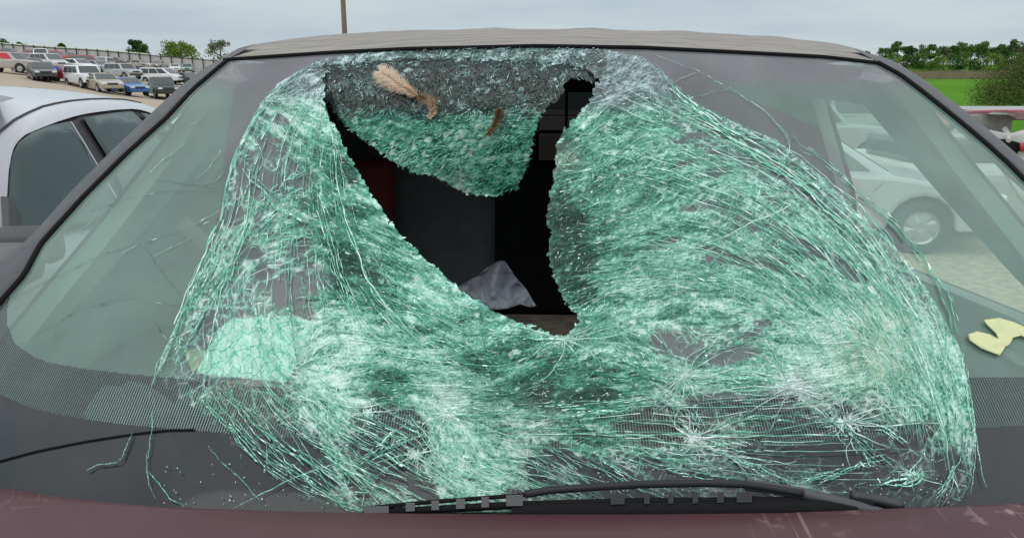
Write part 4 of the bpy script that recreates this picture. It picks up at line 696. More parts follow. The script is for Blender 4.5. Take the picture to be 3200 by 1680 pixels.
wq = on_plane(np.array([p[0] for p in WIN], float), np.array([p[1] for p in WIN], float), (1, 0, .4), .83+.4*1.05); wq[:, 0] = -(.83+.4*1.05-.4*wq[:, 2])-.004; meshobj('side_window', wq, [tuple(range(len(wq)))], M['tint'], car)
zd = 1.0
xs = np.linspace(-.80, .80, 40); prof = [(.76, .995), (.95, 1.0), (1.15, 1.0), (1.32, 1.0), (1.45, .99), (1.53, .955), (1.55, .88), (1.55, .5)]
P = np.array([[[x, y+.10*(x/.8)**2*(1 if y < 1 else 0), z+(.022*math.exp(-((x+.42)/.22)**2) if .9 < y < 1.54 else 0)] for (y, z) in prof] for x in xs]); patch('dashboard', P, M['dash'], car)
mb = MB(); mb.box((-.02, 1.42, .995), (.62, .16, .03)); mb.build('dusty_dash_pad', M['dirt'], car, bevel=.012)
th = np.linspace(0, 2*math.pi, 33); sw = [(.42+.19*math.cos(a), 1.62-.09*math.sin(a), .93+.17*math.sin(a)) for a in th]; mb = MB(); mb.tube(sw, .014, 8); mb.box((.42, 1.60, .93), (.34, .03, .04), rx=.4); mb.build('steering_wheel', M['seat'], car, True)
def cushion(nm, c, d, rx=0, mat_=None):
    mb = MB(); mb.box(c, d, rx=rx); return mb.build(nm, mat_ or M['seat'], car, True, bevel=.07)
for x_ in (-.40, .42): cushion('seat', (x_, 2.15, .92), (.50, .14, .66), -.2); cushion('seat', (x_, 1.9, .55), (.52, .5, .16)); cushion('headrest', (x_, 2.24, 1.32), (.26, .1, .16), -.2)
cushion('rear_seat', (0, 3.05, .85), (1.3, .16, .62), -.15); cushion('red_seat_trim', (-.50, 2.04, 1.10), (.16, .07, .34), -.2, M['red'])
mb = MB(); mb.box((-.42, 3.42, .92), (.80, .04, 1.06)); mb.box((.53, 3.42, .92), (.50, .04, 1.06)); mb.box((.13, 3.42, .74), (.30, .04, .68)); mb.box((.13, 3.42, 1.455), (.30, .04, .07)); mb.box((0, 3.44, 1.475), (1.24, .03, .09)); mb.box((.1, 3.40, 1.36), (.012, .02, .3)); mb.box((.13, 3.40, 1.25), (.3, .02, .015)); mb.build('rear_door', M['cabin'], car)
tpm = bpy.data.materials.new('dark_tint'); tpm.use_nodes = True; t = tpm.node_tree; t.nodes.remove(t.nodes['Principled BSDF']); tb = N(t, 'ShaderNodeBsdfTransparent'); tb.inputs[0].default_value = (.10, .105, .10, 1); t.links.new(tb.outputs[0], t.nodes['Material Output'].inputs[0])
meshobj('rear_window', [(-.05, 3.45, 1.05), (.3, 3.45, 1.05), (.3, 3.45, 1.5), (-.05, 3.45, 1.5)], [(0, 1, 2, 3)], tpm, car)
mb = MB(); mb.box((0, 2.1, .22), (1.7, 2.8, .04)); mb.build('cabin_floor', M['cabin'], car)
for x_ in (-.86, .86):      # rear half of the outer sides above the belt
    pass
# ---------------------------------------------------------------- things lying inside
def dashfn(z, amp=.004, cell=60): return lambda a, b_: on_z(a, b_, z)+np.stack([np.zeros(len(a)), np.zeros(len(a)), amp*(vnoise(a, b_, cell, 3)-.3)*2], 1)
tag(polysheet('paper_sheet', [(617, 1154), (692, 1027), (727, 998), (800, 990), (923, 987), (985, 1015), (950, 1100), (894, 1192), (750, 1175), (663, 1188)], 14, dashfn(1.03, .004), M['paper'], thick=.003), 'large pale sheet of paper lying on the dash behind the crazed glass', 'paper')
tag(polysheet('crumpled_paper', [(260, 1298), (323, 1211), (352, 1206), (378, 1212), (404, 1194), (461, 1206), (500, 1235), (545, 1265), (583, 1211), (634, 1240), (700, 1250), (750, 1340), (740, 1395), (288, 1352)], 12, dashfn(1.022, .006, 40), M['paper2'], thick=.003), 'crumpled grey green paper under the dotted glass border', 'paper')
tag(polysheet('food_wrapper', [(660, 1240), (700, 1205), (790, 1190), (870, 1215), (960, 1240), (1000, 1290), (960, 1350), (860, 1330), (750, 1330)], 10, dashfn(1.035, .010, 30), M['brown'], thick=.003), 'rusty brown crumpled wrapper behind the dotted border beside the pale paper', 'wrapper')
tag(polysheet('paper_scrap', [(3025, 1045), (3050, 1036), (3092, 1045), (3122, 1061), (3112, 1040), (3085, 1014), (3075, 1000), (3122, 994), (3169, 1008), (3200, 1022), (3290, 1050), (3270, 1080), (3190, 1048), (3165, 1055), (3155, 1075), (3140, 1085), (3124, 1110), (3068, 1088), (3030, 1062)], 9, lambda a, b_: G(a, b_, -.004-.004*vnoise(a, b_, 40, 2)), M['leaf'], thick=.002), 'pale yellow two-lobed scrap of paper on the lower right of the windshield', 'paper')
tag(polysheet('ghost_reflection', [(3130, 1105), (3160, 1085), (3200, 1080), (3270, 1100), (3260, 1150), (3180, 1140)], 9, dashfn(1.012, .003), M['grey'], thick=.003), 'dull grey reflected ghost of the pale yellow scrap, made as a thin sheet', 'paper')  # grey sheet added in place of the yellow scrap's reflection
tag(polysheet('beige_scrap', [(575, 1100), (600, 1095), (660, 1098), (640, 1150), (600, 1160)], 9, dashfn(1.035, .003), M['leaf'], thick=.003), 'small yellowish scrap left of the large pale paper', 'paper')
tag(polysheet('olive_card', [(1880, 1330), (1960, 1290), (2080, 1285), (2150, 1330), (2330, 1290), (2400, 1330), (2380, 1400), (2200, 1420), (1900, 1400)], 14, dashfn(1.022, .004), mat('olive_card', (.24, .23, .15), .9, noise=(20, (.30, .26, .16), .4, .6)), thick=.003), 'olive brown card under the dotted border right of centre', 'card')
CL = [(1430, 900), (1480, 868), (1520, 840), (1555, 818), (1568, 814), (1582, 820), (1600, 850), (1622, 880), (1645, 905), (1662, 935), (1675, 955), (1660, 960), (1625, 950), (1590, 962), (1540, 968), (1500, 965), (1470, 940)]
def clothf(a, b_):
    f = (a-1565)/(b_-760); dep = 1.66-.13*(b_-814)/150-.02*np.cos(f*7+1.0)-.012*np.sin(f*13+b_/30)-.09*np.abs(vnoise(a, b_, 42, 3)-.5)-.05*np.abs(vnoise(a, b_, 20, 2)-.5); return at_depth(a, b_, dep)
tag(polysheet('cloth', CL, 7, clothf, M['cloth'], thick=.003), 'crumpled grey violet cloth peaked up inside the hole of the windshield', 'cloth')
# fluff and feather caught on the flap
def tuft(name, label, cat, core, n, ln, spread, col, colb, rr=.0004, parent=None):
    p = lerpline(core, 40); V = []; F_ = []; CC = []
    for i in range(n):
        k = random.random(); j = int(k*39); q = p[j]; d = p[min(j+1, 39)]-p[max(j-1, 0)]; d = d/np.hypot(*d)
        a = math.atan2(d[1], d[0])+math.pi+random.choice((-1, 1))*random.uniform(.2, 1.0); L_ = ln*random.uniform(.4, 1.1)*(.45+.55*math.sin(math.pi*min(1, k*1.05+.1)))
        pts = []
        for s in range(5):
            u = s/4; a2 = a+random.gauss(0, .08); pts.append((q[0]+math.cos(a)*L_*u+random.gauss(0, spread)*.3, q[1]+math.sin(a)*L_*u+4*u*u))
        pts = np.array(pts); dep = flapdepth(pts[:, 0], pts[:, 1])-.006-np.linspace(0, 1, 5)*random.uniform(0, .02)
        W3 = G(pts[:, 0], pts[:, 1], dep); v, f = tube(W3, rr, 3, [rr*(1-.17*s) for s in range(5)])
        o = len(V); V += list(v); F_ += [tuple(x+o for x in g) for g in f]; c = np.array(col)*(1-k)+np.array(colb)*k; c = c*random.uniform(.75, 1.2); CC += [(*c, 1)]*len(f)
    o = meshobj(name, V, F_, attrmat('tuft', 'col', .9, .2)); ca = o.data.attributes.new('col', 'FLOAT_COLOR', 'FACE'); ca.data.foreach_set('color', np.array(CC, np.float32).ravel())
    return tag(o, label, cat)
tuft('feather', 'fluffy tan feather caught in the broken glass at the top', 'feather', [(1196, 228), (1240, 258), (1275, 280), (1303, 300)], 1700, 50, 9, (.92, .79, .66), (.80, .63, .47))
tuft('hair_tuft', 'small brown and cream tuft of hair just below the tan feather', 'hair', [(1318, 302), (1350, 320), (1352, 350), (1335, 372)], 700, 30, 6, (.30, .19, .09), (.95, .76, .62))
tuft('brown_hair_tuft', 'rust brown tuft of hair stuck on the green hanging glass', 'hair', [(1560, 345), (1545, 390), (1520, 425)], 450, 26, 8, (.22, .12, .07), (.34, .19, .08))

# ---------------------------------------------------------------- wiper
def gp(sx, sy, ex=-.015): return G(np.array([float(sx)]), np.array([float(sy)]), ex)[0]
wip = MB(); 
def bar(pts, r, ex, n=8, flat=None): return tube(G(*lerpline(pts, 40).T, ex), r, n)
w_ = MB().add(*bar([(1640, 1543), (1720, 1530), (1860, 1520), (2000, 1512), (2200, 1508), (2330, 1512), (2400, 1522), (2510, 1540)], .0042, -.022))
wiper = w_.build('wiper', M['wiper'], car, True); wiper['label'] = 'black windshield wiper resting across the bottom of the glass'
mb = MB(); mb.add(*tube(G(*lerpline([(2330, 1514), (2400, 1522), (2510, 1541), (2640, 1572), (2760, 1606), (2820, 1630)], 24).T, -.018), .0062, 10)); mb.build('wiper_arm', mat('wiper_arm', (.05, .053, .06), .5), wiper, True)
mb = MB(); mb.add(*tube(G(*lerpline([(1137, 1587), (1330, 1568), (1600, 1548), (1660, 1543)], 40).T, -.020), .0022, 6)); mb.add(*tube(G(*lerpline([(1137, 1602), (1330, 1592), (1600, 1577), (2000, 1566), (2500, 1562)], 60).T, -.016), .0040, 6)); mb.build('wiper_blade', M['rubber'], wiper, True)
for (x0, x1) in ((1137, 1215), (1268, 1296), (1348, 1372), (1425, 1453), (1504, 1528), (1582, 1634), (1908, 1952), (2013, 2030), (2088, 2105), (2164, 2182), (2241, 2262), (2302, 2350)):
    xm = (x0+x1)/2; up = np.interp(xm, [1137, 1330, 1600, 1900, 2350], [1584, 1565, 1545, 1543, 1535]); lo = np.interp(xm, [1137, 1600, 2500], [1604, 1580, 1566])
    P = G(np.array([x0, x1, x1, x0], float), np.array([up, up-1, lo-1, lo]), -.024); Q = G(np.array([x0, x1, x1, x0], float), np.array([up, up-1, lo-1, lo]), -.014)
    meshobj('wiper_clip', list(P)+list(Q), [(0, 3, 2, 1), (4, 5, 6, 7), (0, 1, 5, 4), (1, 2, 6, 5), (2, 3, 7, 6), (3, 0, 4, 7)], M['wipgrey'] if x0 < 1640 else M['wiper'], wiper)
mb = MB(); mb.add(*tube(G(*lerpline([(1600, 1602), (1800, 1600), (2100, 1598), (2500, 1592), (2720, 1590)], 50).T, -.012), .011, 8)); mb.build('cowl_grille', M['rubber'], car, True)
mb = MB(); mb.add(*tube(G(*lerpline([(2660, 1548), (2740, 1560), (2820, 1580)], 10).T, -.012), .006, 8)); mb.build('wiper_pivot', M['black'], car, True)

# ---------------------------------------------------------------- silver sedan on the left (built from its own outline)
sil = thing('silver_sedan', 'silver sedan parked alongside at the left with dark door windows and sunroof', 'car', (-2.5, 4.0, 0), world=True)
PN, PC = (1, 0, .45), -1.92+.45*1.32
def onp(pts, off=0.0):
    a = np.array(pts, float); return on_plane(a[:, 0], a[:, 1], PN, PC+off)
RAIL = [(-330, 760), (-230, 640), (-130, 530), (-60, 462), (0, 411), (44, 375), (88, 352), (133, 333), (180, 322), (222, 315), (280, 310), (333, 309), (390, 312), (440, 322), (480, 336), (540, 362), (600, 392)]
TOPF = [(22, 740), (18, 680), (22, 615), (27, 535), (35, 490), (44, 460), (60, 437), (80, 420), (133, 398), (180, 380), (231, 364), (270, 355), (311, 349), (360, 343), (413, 340), (440, 343), (466, 351), (500, 366), (540, 388)]
ra = lerpline(RAIL, 70); rail = onp(ra, -.05)
xc = -2.62; cols = []
for u in np.linspace(0, 1, 25):
    s = 1-2*u; p = rail.copy(); p[:, 0] = xc+(rail[:, 0]-xc)*s; p[:, 2] += .060*(1-s**2)-.02*(1-s**8)*0
    p[:, 1] -= .0; cols.append(p)
iw = 26    # the part behind index iw is metal roof, ahead is the windshield
roofP = np.stack(cols, 1); patch('roof', roofP[iw-4:], M['silver'], sil); patch('windshield', roofP[:iw-3]+np.array([0, 0, -.004]), M['tint'], sil)
# side frame between rail and window line
n = 60; a = lerpline(RAIL[2:], n); b_ = lerpline(TOPF, n); A = onp(a, -.05); B = onp(b_, 0); mid = (A+B)/2+np.array([.015, -.01, 0])
patch('door_frame', np.stack([A, A*.8+mid*.2+np.array([.012, 0, 0]), mid, B], 1), M['silver'], sil)
V, F_ = tube(onp(lerpline(RAIL[3:14], 50), -.045)+np.array([0, 0, .001]), .004, 6); meshobj('roof_seam', V, F_, M['black'], sil)
# dark base behind the windows, glass panes, pillars
SIDE = TOPF+[(700, 480), (900, 500), (900, 560), (480, 612), (60, 742)]
polysheet('window_frame', SIDE, 30, lambda x, y: on_plane(x, y, PN, PC-.012), M['black'], sil, thick=.004)
def pane(pts, nm='side_window', m_=None, off=.004): return polysheet(nm, pts, 40, lambda x, y: on_plane(x, y, PN, PC+off), m_ or M['tint'], sil, thick=.004)
stint = mat('sedan_side_glass', (.05, .085, .08), .12, spec=.35, noise=(1.2, (.085, .13, .12), .35, .7))
pane([(27, 735), (29, 611), (34, 509), (42, 478), (58, 446), (98, 415), (155, 393), (217, 380), (304, 522), (400, 680), (250, 700)], m_=stint)
pane([(262, 369), (311, 360), (360, 353), (413, 349), (450, 385), (520, 470), (600, 590), (400, 640), (337, 491)], m_=stint)
pane([(440, 352), (464, 358), (510, 380), (560, 440), (480, 400)], m_=stint)
for p in ([(222, 381), (262, 445), (310, 525), (400, 680)],): V, F_ = tube(onp(p, .012), .003, 6); meshobj('bright_strip', V, F_, M['chrome'], sil)
# body below the belt
yb = np.array([.6, 1.0, 1.8, 2.4, 3.0, 4.0, 5.0, 6.0]); zt = np.array([.70, .78, .90, .94, .95, .96, .95, .90]); P = []
for s in (1, -1):
    xo = xc+s*.86
    P = np.stack([np.stack([np.full(8, xc+s*.80), yb, zt+.01], 1), np.stack([np.full(8, xo), yb, zt-.08], 1), np.stack([np.full(8, xo+s*.02), yb, zt-.35], 1), np.stack([np.full(8, xo-s*.03), yb, np.full(8, .25)], 1)], 1); patch('door_panel', P, M['silver'], sil)
P = np.array([[[xc+x, y, z+.03*(1-(x/.8)**2)] for x in np.linspace(-.8, .8, 9)] for y, z in ((.4, .62), (.6, .70), (1.0, .78), (1.6, .87), (2.05, .92))]); patch('hood', P, M['silver'], sil)
P = np.array([[[xc+x, y, z+.02*(1-(x/.8)**2)] for x in np.linspace(-.8, .8, 9)] for y, z in ((4.9, .95), (5.4, .97), (6.0, .90), (6.1, .4))]); patch('trunk', P, M['silver'], sil)
for x_ in (-.78, .78):
    for y_ in (1.3, 5.1): wheel(sil, xc+x_, y_, .32)
mg = mat('mirror_plastic', (.09, .09, .095), .6)
mb = MB(); mir = onp([(24, 612), (48, 640), (78, 735), (60, 760), (30, 760)], .02); mb.add(list(mir)+[m_+np.array([-.03, 0, 0]) for m_ in mir], [(0, 1, 2, 3, 4), (9, 8, 7, 6, 5)]+[(i, (i+5), (i+1) % 5+5, (i+1) % 5) for i in range(5)]); mo = mb.build('side_mirror', mg, sil, bevel=.004)
mb = MB(); c = on_plane(np.array([70.]), np.array([755.]), (1, 0, 0), -1.66)[0]; mb.box(c+np.array([.02, 0, -.01]), (.20, .10, .12), rz=.2); mb.build('mirror_housing', mg, mo, True, bevel=.035)
mb = MB(); c = on_plane(np.array([-10.]), np.array([830.]), (1, 0, 0), -1.60)[0]; mb.box(c, (.22, .16, .12), rz=.1); mb.build('mirror_housing', mat('mirror_grey', (.14, .14, .145), .6), mo, True, bevel=.04)
sr = on_z(np.array([-120., -20., 46., 10., -140.]), np.array([292., 292., 307., 318., 330.]), 1.418); meshobj('sunroof', sr, [(0, 4, 3, 2, 1)], stint, sil)

# ---------------------------------------------------------------- generic vehicles
KIND = {
 'sedan': dict(L=4.6, W=1.75, low=[(-2.27, .28), (-2.3, .55), (-2.22, .70), (-1.7, .82), (-1.05, .92), (1.3, .97), (2.1, .95), (2.27, .85), (2.3, .4), (2.2, .28)], gh=[(-1.1, .9), (-.30, 1.40), (.8, 1.42), (1.55, .95)], wh=(-1.42, 1.38), r=.32, split=(.47, .82)),
 'suv': dict(L=4.6, W=1.8, low=[(-2.25, .42), (-2.3, .75), (-2.2, .98), (-1.2, 1.08), (2.2, 1.1), (2.27, 1.0), (2.3, .5), (2.2, .42)], gh=[(-1.2, 1.06), (-.6, 1.70), (2.02, 1.72), (2.22, 1.08)], wh=(-1.42, 1.38), r=.37, split=(.36, .66)),
 'van': dict(L=4.9, W=1.85, low=[(-2.4, .30), (-2.45, .6), (-2.3, .82), (-1.6, 1.0), (2.3, 1.05), (2.42, .95), (2.45, .4), (2.3, .30)], gh=[(-1.75, .98), (-.7, 1.68), (2.05, 1.70), (2.38, 1.04)], wh=(-1.55, 1.45), r=.33, split=(.34, .64)),
 'pickup': dict(L=5.3, W=1.85, low=[(-2.6, .42), (-2.65, .75), (-2.5, 1.0), (-1.2, 1.1), (2.6, 1.12), (2.65, 1.0), (2.65, .5), (2.55, .42)], gh=[(-1.2, 1.08), (-.6, 1.74), (.35, 1.75), (.6, 1.1)], wh=(-1.7, 1.65), r=.38, split=(.6,)),
 'coupe': dict(L=4.5, W=1.72, low=[(-2.2, .26), (-2.25, .5), (-2.1, .66), (-1.0, .86), (1.4, .92), (2.1, .92), (2.22, .8), (2.25, .4), (2.1, .26)], gh=[(-1.0, .86), (-.15, 1.30), (.6, 1.32), (1.75, .92)], wh=(-1.4, 1.35), r=.31, split=(.6,)),
}
_pm = {}
def paint(c):
    if c not in _pm: _pm[c] = mat('car_paint', c, .35, coat=.4, noise=(2.5, tuple(min(1, v*.8+.03) for v in c), .4, .75))
    return _pm[c]
def vehicle(name, kind, col, label, cat, loc, rz, window=None, group='wrecked and parked vehicles in the lot', scale=1, cover=None):
    K = KIND[kind]; Wd = K['W']/2; root = thing(name, label, cat, tuple(loc), rz, group); pm = paint(col)
    low = K['low']; r = K['r']; pts = list(low); ar = r*1.16; zb_ = low[-1][1]
    for wy in (K['wh'][1], K['wh'][0]):
        for k in range(0, 9):
            a = math.pi*k/8; pts.append((wy+math.cos(a)*ar, max(zb_, r+math.sin(a)*ar) if 0 < k < 8 else zb_))
    n = len(pts); V = []
    Lh = K['L']/2
    def xw(y, z, w=Wd): return w*(1-.13*(abs(y)/Lh)**5)*(1-.05*max(0, (.55-z)/.5))
    me_pts = [(s*xw(y, z), y, z) for s in (-1, 1) for (y, z) in pts]
    F_ = [tuple(range(n)), tuple(range(2*n-1, n-1, -1))]+[(i, i+n, (i+1) % n+n, (i+1) % n) for i in range(n)]
    body = meshobj('body', me_pts, F_, pm, root); bm = bmesh.new(); bm.from_mesh(body.data); bmesh.ops.triangulate(bm, faces=[f for f in bm.faces if len(f.verts) > 4]); bmesh.ops.recalc_face_normals(bm, faces=bm.faces); bm.to_mesh(body.data); bm.free()
    md = body.modifiers.new('b', 'BEVEL'); md.width = .05; md.segments = 2; md.limit_method = 'ANGLE'; md.angle_limit = R(40)
    a, b2, c, d = K['gh']; wt = Wd*.80; wb = Wd*.95
    def gv(p, top, s, o=0): y, z = p; return Vector((s*((wt if top else wb)+o), y, z))
    V = [gv(a, 0, -1), gv(b2, 1, -1), gv(c, 1, -1), gv(d, 0, -1), gv(a, 0, 1), gv(b2, 1, 1), gv(c, 1, 1), gv(d, 0, 1)]
    cab = meshobj('cabin', V, [(0, 1, 2, 3), (7, 6, 5, 4), (1, 5, 6, 2), (0, 4, 5, 1), (3, 2, 6, 7)], pm, root); md = cab.modifiers.new('b', 'BEVEL'); md.width = .07; md.segments = 3
    wm = window or M['tint']
    def quad(nm, A, B, C_, D_, o, m_=wm):
        nn = (B-A).cross(D_-A).normalized(); ctr = (A+B+C_+D_)/4
        if nn.dot(ctr-Vector((0, .2, .9))) < 0: nn = -nn
        q = [p+nn*o for p in (A, B, C_, D_)]; q2 = [p-nn*.01 for p in q]
        return meshobj(nm, q+q2, [(0, 1, 2, 3), (7, 6, 5, 4), (0, 4, 5, 1), (1, 5, 6, 2), (2, 6, 7, 3), (3, 7, 4, 0)], m_, root)
    def bl(A, B, C_, D_, u, v): return (A*(1-u)+B*u)*(1-v)+(D_*(1-u)+C_*u)*v
    for s, (A, D_, C_, B) in ((-1, (V[0], V[1], V[2], V[3])), (1, (V[4], V[5], V[6], V[7]))):
        cuts = [.07]+list(K['split'])+[.95]
        for i in range(len(cuts)-1):
            u0, u1 = cuts[i]+.012, cuts[i+1]-.012; A2, B2, C2, D2 = [bl(A, B, C_, D_, u, v) for u, v in ((u0, .12), (u1, .12), (u1, .86), (u0, .86))]
            quad('side_window', A2, B2, C2, D2, .012, cover if (cover and i == 0) else wm)
    for nm, (A, B, C_, D_) in (('windshield', (V[0], V[4], V[5], V[1])), ('rear_window', (V[3], V[7], V[6], V[2]))):
        quad(nm, *[bl(A, B, C_, D_, u, v) for u, v in ((.06, .1), (.94, .1), (.93, .9), (.07, .9))], .012)
    for s in (-1, 1):
        for wy in K['wh']: wheel(root, s*(Wd-.12), wy, r, r, .2)
        fz, rz2 = low[1][1]+.08, low[-3][1]-.12
        mb = MB(); mb.box((s*Wd*.66, low[1][0]+.03, fz+.02), (.30, .10, .13)); mb.build('headlight', M['lamp'], root, bevel=.02)
        mb = MB(); mb.box((s*Wd*.70, low[-2][0]-.02, rz2), (.22, .06, .16)); mb.build('tail_light', M['tail'], root)
    mb = MB(); mb.box((0, low[1][0]-.01, fz), (Wd*.8, .04, .12)); mb.build('grille', M['black'], root)
    for y_, zz in ((low[0][0]-.02, low[0][1]+.12), (low[-2][0], low[-2][1]+.05)):
        mb = MB(); mb.box((0, y_, zz), (Wd*1.7, .12, .16)); mb.build('bumper', M['black'] if kind in ('pickup', 'suv') else pm, root, bevel=.03)
    if kind == 'pickup':
        mb = MB(); mb.box((0, 1.6, low[4][1]+.03), (Wd*1.6, 1.8, .03)); mb.build('cargo_bed', M['black'], root)
    return root
white = (.72, .74, .74); blue = (.02, .13, .38); tan = (.36, .34, .25); dgreen = (.02, .045, .04); redc = (.30, .02, .03); dk = (.03, .035, .038); silv = (.42, .44, .45); bluew = mat('blue_cover', (.06, .1, .4), .5); redw = mat('red_cover', (.5, .03, .06), .6); pinkg = mat('dusty_glass', (.13, .16, .16), .2)
def px1(x, y): return x/6.44, 120+y/6.44            # left zoom
def px2(x, y): return 300+x/6.44, 120+y/6.44
LOT = [ # name, kind, colour, image point of the ground under its middle, heading, label, category, cover
 ('pickup_truck', 'pickup', dgreen, px2(1330, 1215), 38, 'dark green truck at the right end of the front row, nearest the black pillar', 'truck', None),
 ('parked_car', 'sedan', blue, px2(640, 1150), 52, 'bright blue sedan in the front row of the lot', 'car', None),
 ('parked_car', 'sedan', tan, px1(2100, 1085), 45, 'pale beige sedan between the white wagon and the blue sedan', 'car', None),
 ('station_wagon', 'suv', white, px1(1740, 1000), 50, 'white boxy wagon in the front row of the lot', 'car', None),
 ('parked_car', 'coupe', redc, px1(1290, 880), 80, 'red coupe with blue covers in its side windows', 'car', bluew),
 ('parked_car', 'sedan', dk, px1(860, 850), 40, 'dark grey car with a crushed black front', 'car', None),
 ('parked_car', 'sedan', (.18, .03, .04), px1(640, 720), 55, 'dark red and grey sedan behind the black fronted car', 'car', None),
 ('pickup_truck', 'suv', (.40, .38, .34), px1(200, 700), 92, 'silver utility vehicle at far left with red fabric in its window', 'car', redw),
 ('station_wagon', 'suv', silv, px2(560, 830), 62, 'silver large utility wagon behind the white wagon', 'car', None),
 ('minivan', 'van', white, px2(1330, 905), 82, 'white minivan with dark side windows behind the blue sedan', 'van', None),
 ('parked_car', 'sedan', (.03, .07, .06), px2(1850, 940), 60, 'dark green car half hidden by the black windshield pillar', 'car', None),
 ('station_wagon', 'suv', (.30, .02, .02), px1(1790, 640), 105, 'long red vehicle with a rusty rear corner behind the red coupe', 'car', None),
 ('pickup_truck', 'pickup', (.45, .05, .05), px1(1150, 545), 100, 'red pickup with a long red bed in the second row', 'truck', None),
 ('parked_car', 'sedan', (.75, .75, .75), px1(1590, 690), 70, 'white car with crumpled open hood between the red vehicles', 'car', None),
 ('pickup_truck', 'pickup', white, px1(850, 480), 30, 'white pickup cab standing in front of the fence', 'truck', None),
 ('tow_truck', 'pickup', (.65, .66, .74), px1(930, 350), 4, 'white and violet truck seen from the front at the fence', 'truck', None),
 ('station_wagon', 'suv', white, px1(1520, 370), 82, 'white utility wagon highest up the lot near the fence', 'car', None),
 ('parked_car', 'suv', (.62, .66, .60), px1(2080, 660), 12, 'pale cream van seen from behind left of the silver wagon', 'van', None),
 ('parked_car', 'coupe', (.17, .12, .12), px2(460, 530), 75, 'rusty brown stripped car near the fence', 'car', None),
 ('pickup_truck', 'pickup', (.30, .28, .24), px2(1270, 640), 8, 'grey brown pickup seen from its tailgate near the fence', 'truck', None),
 ('parked_car', 'sedan', white, px2(1590, 680), 30, 'white sedan behind the white minivan', 'car', None),
 ('parked_car', 'suv', (.24, .34, .31), px2(1860, 710), 20, 'grey green car with open tailgate beside the pillar', 'car', None),
 ('parked_car', 'sedan', (.13, .13, .14), px1(210, 360), 88, 'dark grey sedan at the far left in front of the fence', 'car', None),
 ('parked_car', 'sedan', (.55, .57, .66), px1(520, 560), 60, 'white sedan with dark blue windows at left', 'car', bluew),
 ('parked_car', 'sedan', (.70, .72, .68), px2(150, 420), 85, 'small white car highest up beside the brown stripped car', 'car', None),
 ('parked_car', 'sedan', (.10, .12, .13), px1(300, 560), 70, 'charcoal sedan behind the silver utility vehicle at far left', 'car', None),
 ('minivan', 'van', (.50, .52, .52), px1(1000, 640), 60, 'pale grey van behind the red coupe', 'van', None),
 ('parked_car', 'sedan', (.08, .13, .20), px1(1400, 500), 40, 'dark blue sedan among the white and red vehicles uphill', 'car', None),
 ('parked_car', 'sedan', (.35, .33, .28), px2(900, 600), 75, 'beige sedan left of the grey brown pickup by the fence', 'car', None),
 ('parked_car', 'coupe', (.05, .05, .055), px2(1050, 760), 60, 'black car between the silver wagon and the white minivan', 'car', None),
 ('parked_car', 'sedan', (.40, .05, .06), px1(700, 420), 95, 'small red sedan uphill beside the white pickup cab', 'car', None),
 ('parked_car', 'sedan', (.3, .33, .35), px2(60, 700), 65, 'grey sedan behind the white wagon roof', 'car', None),
 ('parked_car', 'sedan', (.72, .72, .68), px1(1690, 440), 80, 'white car roof showing above the long red vehicle', 'car', pinkg),
]
for nm, kd, col, (px_, py_), hd, lab, cat_, cov in LOT:
    g = ground_at(px_, py_); vehicle(nm, kd, col, lab, cat_, g, R(hd), cover=cov)
vehicle('minivan', 'van', (.10, .09, .085), 'dark grey van standing behind the wrecked car, seen through its rear window', 'van', (.75, 11, 0), R(88))
vehicle('pickup_truck', 'pickup', (.25, .26, .24), 'grey truck standing beyond the dark grey van, seen through the rear window', 'truck', (1.3, 17, 0), R(80))
# tyres behind the silver sedan
for i, (px_, py_, r_, lab) in enumerate(((98, 279, .42, 'worn black tyre standing just behind the silver sedan roof'), (10, 280, .38, 'grey tyre half hidden beyond the silver sedan roof at far left'))):
    g = ground_at(px_, 326); z0 = CAM[2]
    tr_ = thing('scrap_tyre', lab, 'tyre', tuple(g), R(75)); dd = np.linalg.norm(g-CAM)
    wheel(tr_, 0, 0, r_, r_, .3)
    if i == 0:
        o2 = g.copy(); mbp = MB(); 
# fence on the left
A = ground_at(-60, 168); FA = at_depth(np.array([-260.]), np.array([160.]), np.array([165.]))[0]
fx0, fx1 = -260, 820; posts = list(range(-225, 820, 33)); fdep = lambda sx: 150+.0*sx
def ftop(sx): return np.interp(sx, [-260, 0, 160, 300, 500, 640, 820], [118, 138, 150, 158, 176, 187, 200])
def fbot(sx): return ftop(sx)+30
fr_ = thing('lot_fence', 'long pale sheet fence with dark posts along the top of the lot', 'fence', tuple(at_depth(np.array([300.]), np.array([190.]), np.array([150.]))[0]), world=True)
q = np.linspace(fx0, fx1, 90); Tp = at_depth(q, ftop(q), np.full(90, 150.)); Bt = Tp.copy(); Bt[:, 2] = zg(Bt[:, 0], Bt[:, 1])-.3
P4 = np.stack([Bt, Tp, Tp+np.array([0, .08, 0]), Bt+np.array([0, .08, 0])], 1); patch('fence_panel', P4, M['sheet'], fr_, False)
V, F_ = tube(Tp, .07, 6); meshobj('fence_rail', V, F_, M['post'], fr_)
V, F_ = tube(Tp[:60]+np.array([0, 1.2, .16]), .14, 6); meshobj('fence_cap', V, F_, M['cap'], fr_)
for sx in posts:
    tp = at_depth(np.array([float(sx)]), np.array([ftop(sx)-3.]), np.array([149.7]))[0]; mb = MB(); zb2 = zg(tp[0], tp[1]); mb.box((tp[0], tp[1], (tp[2]+zb2)/2), (.16, .16, tp[2]-zb2+.2)); mb.build('fence_post', M['post'], fr_)
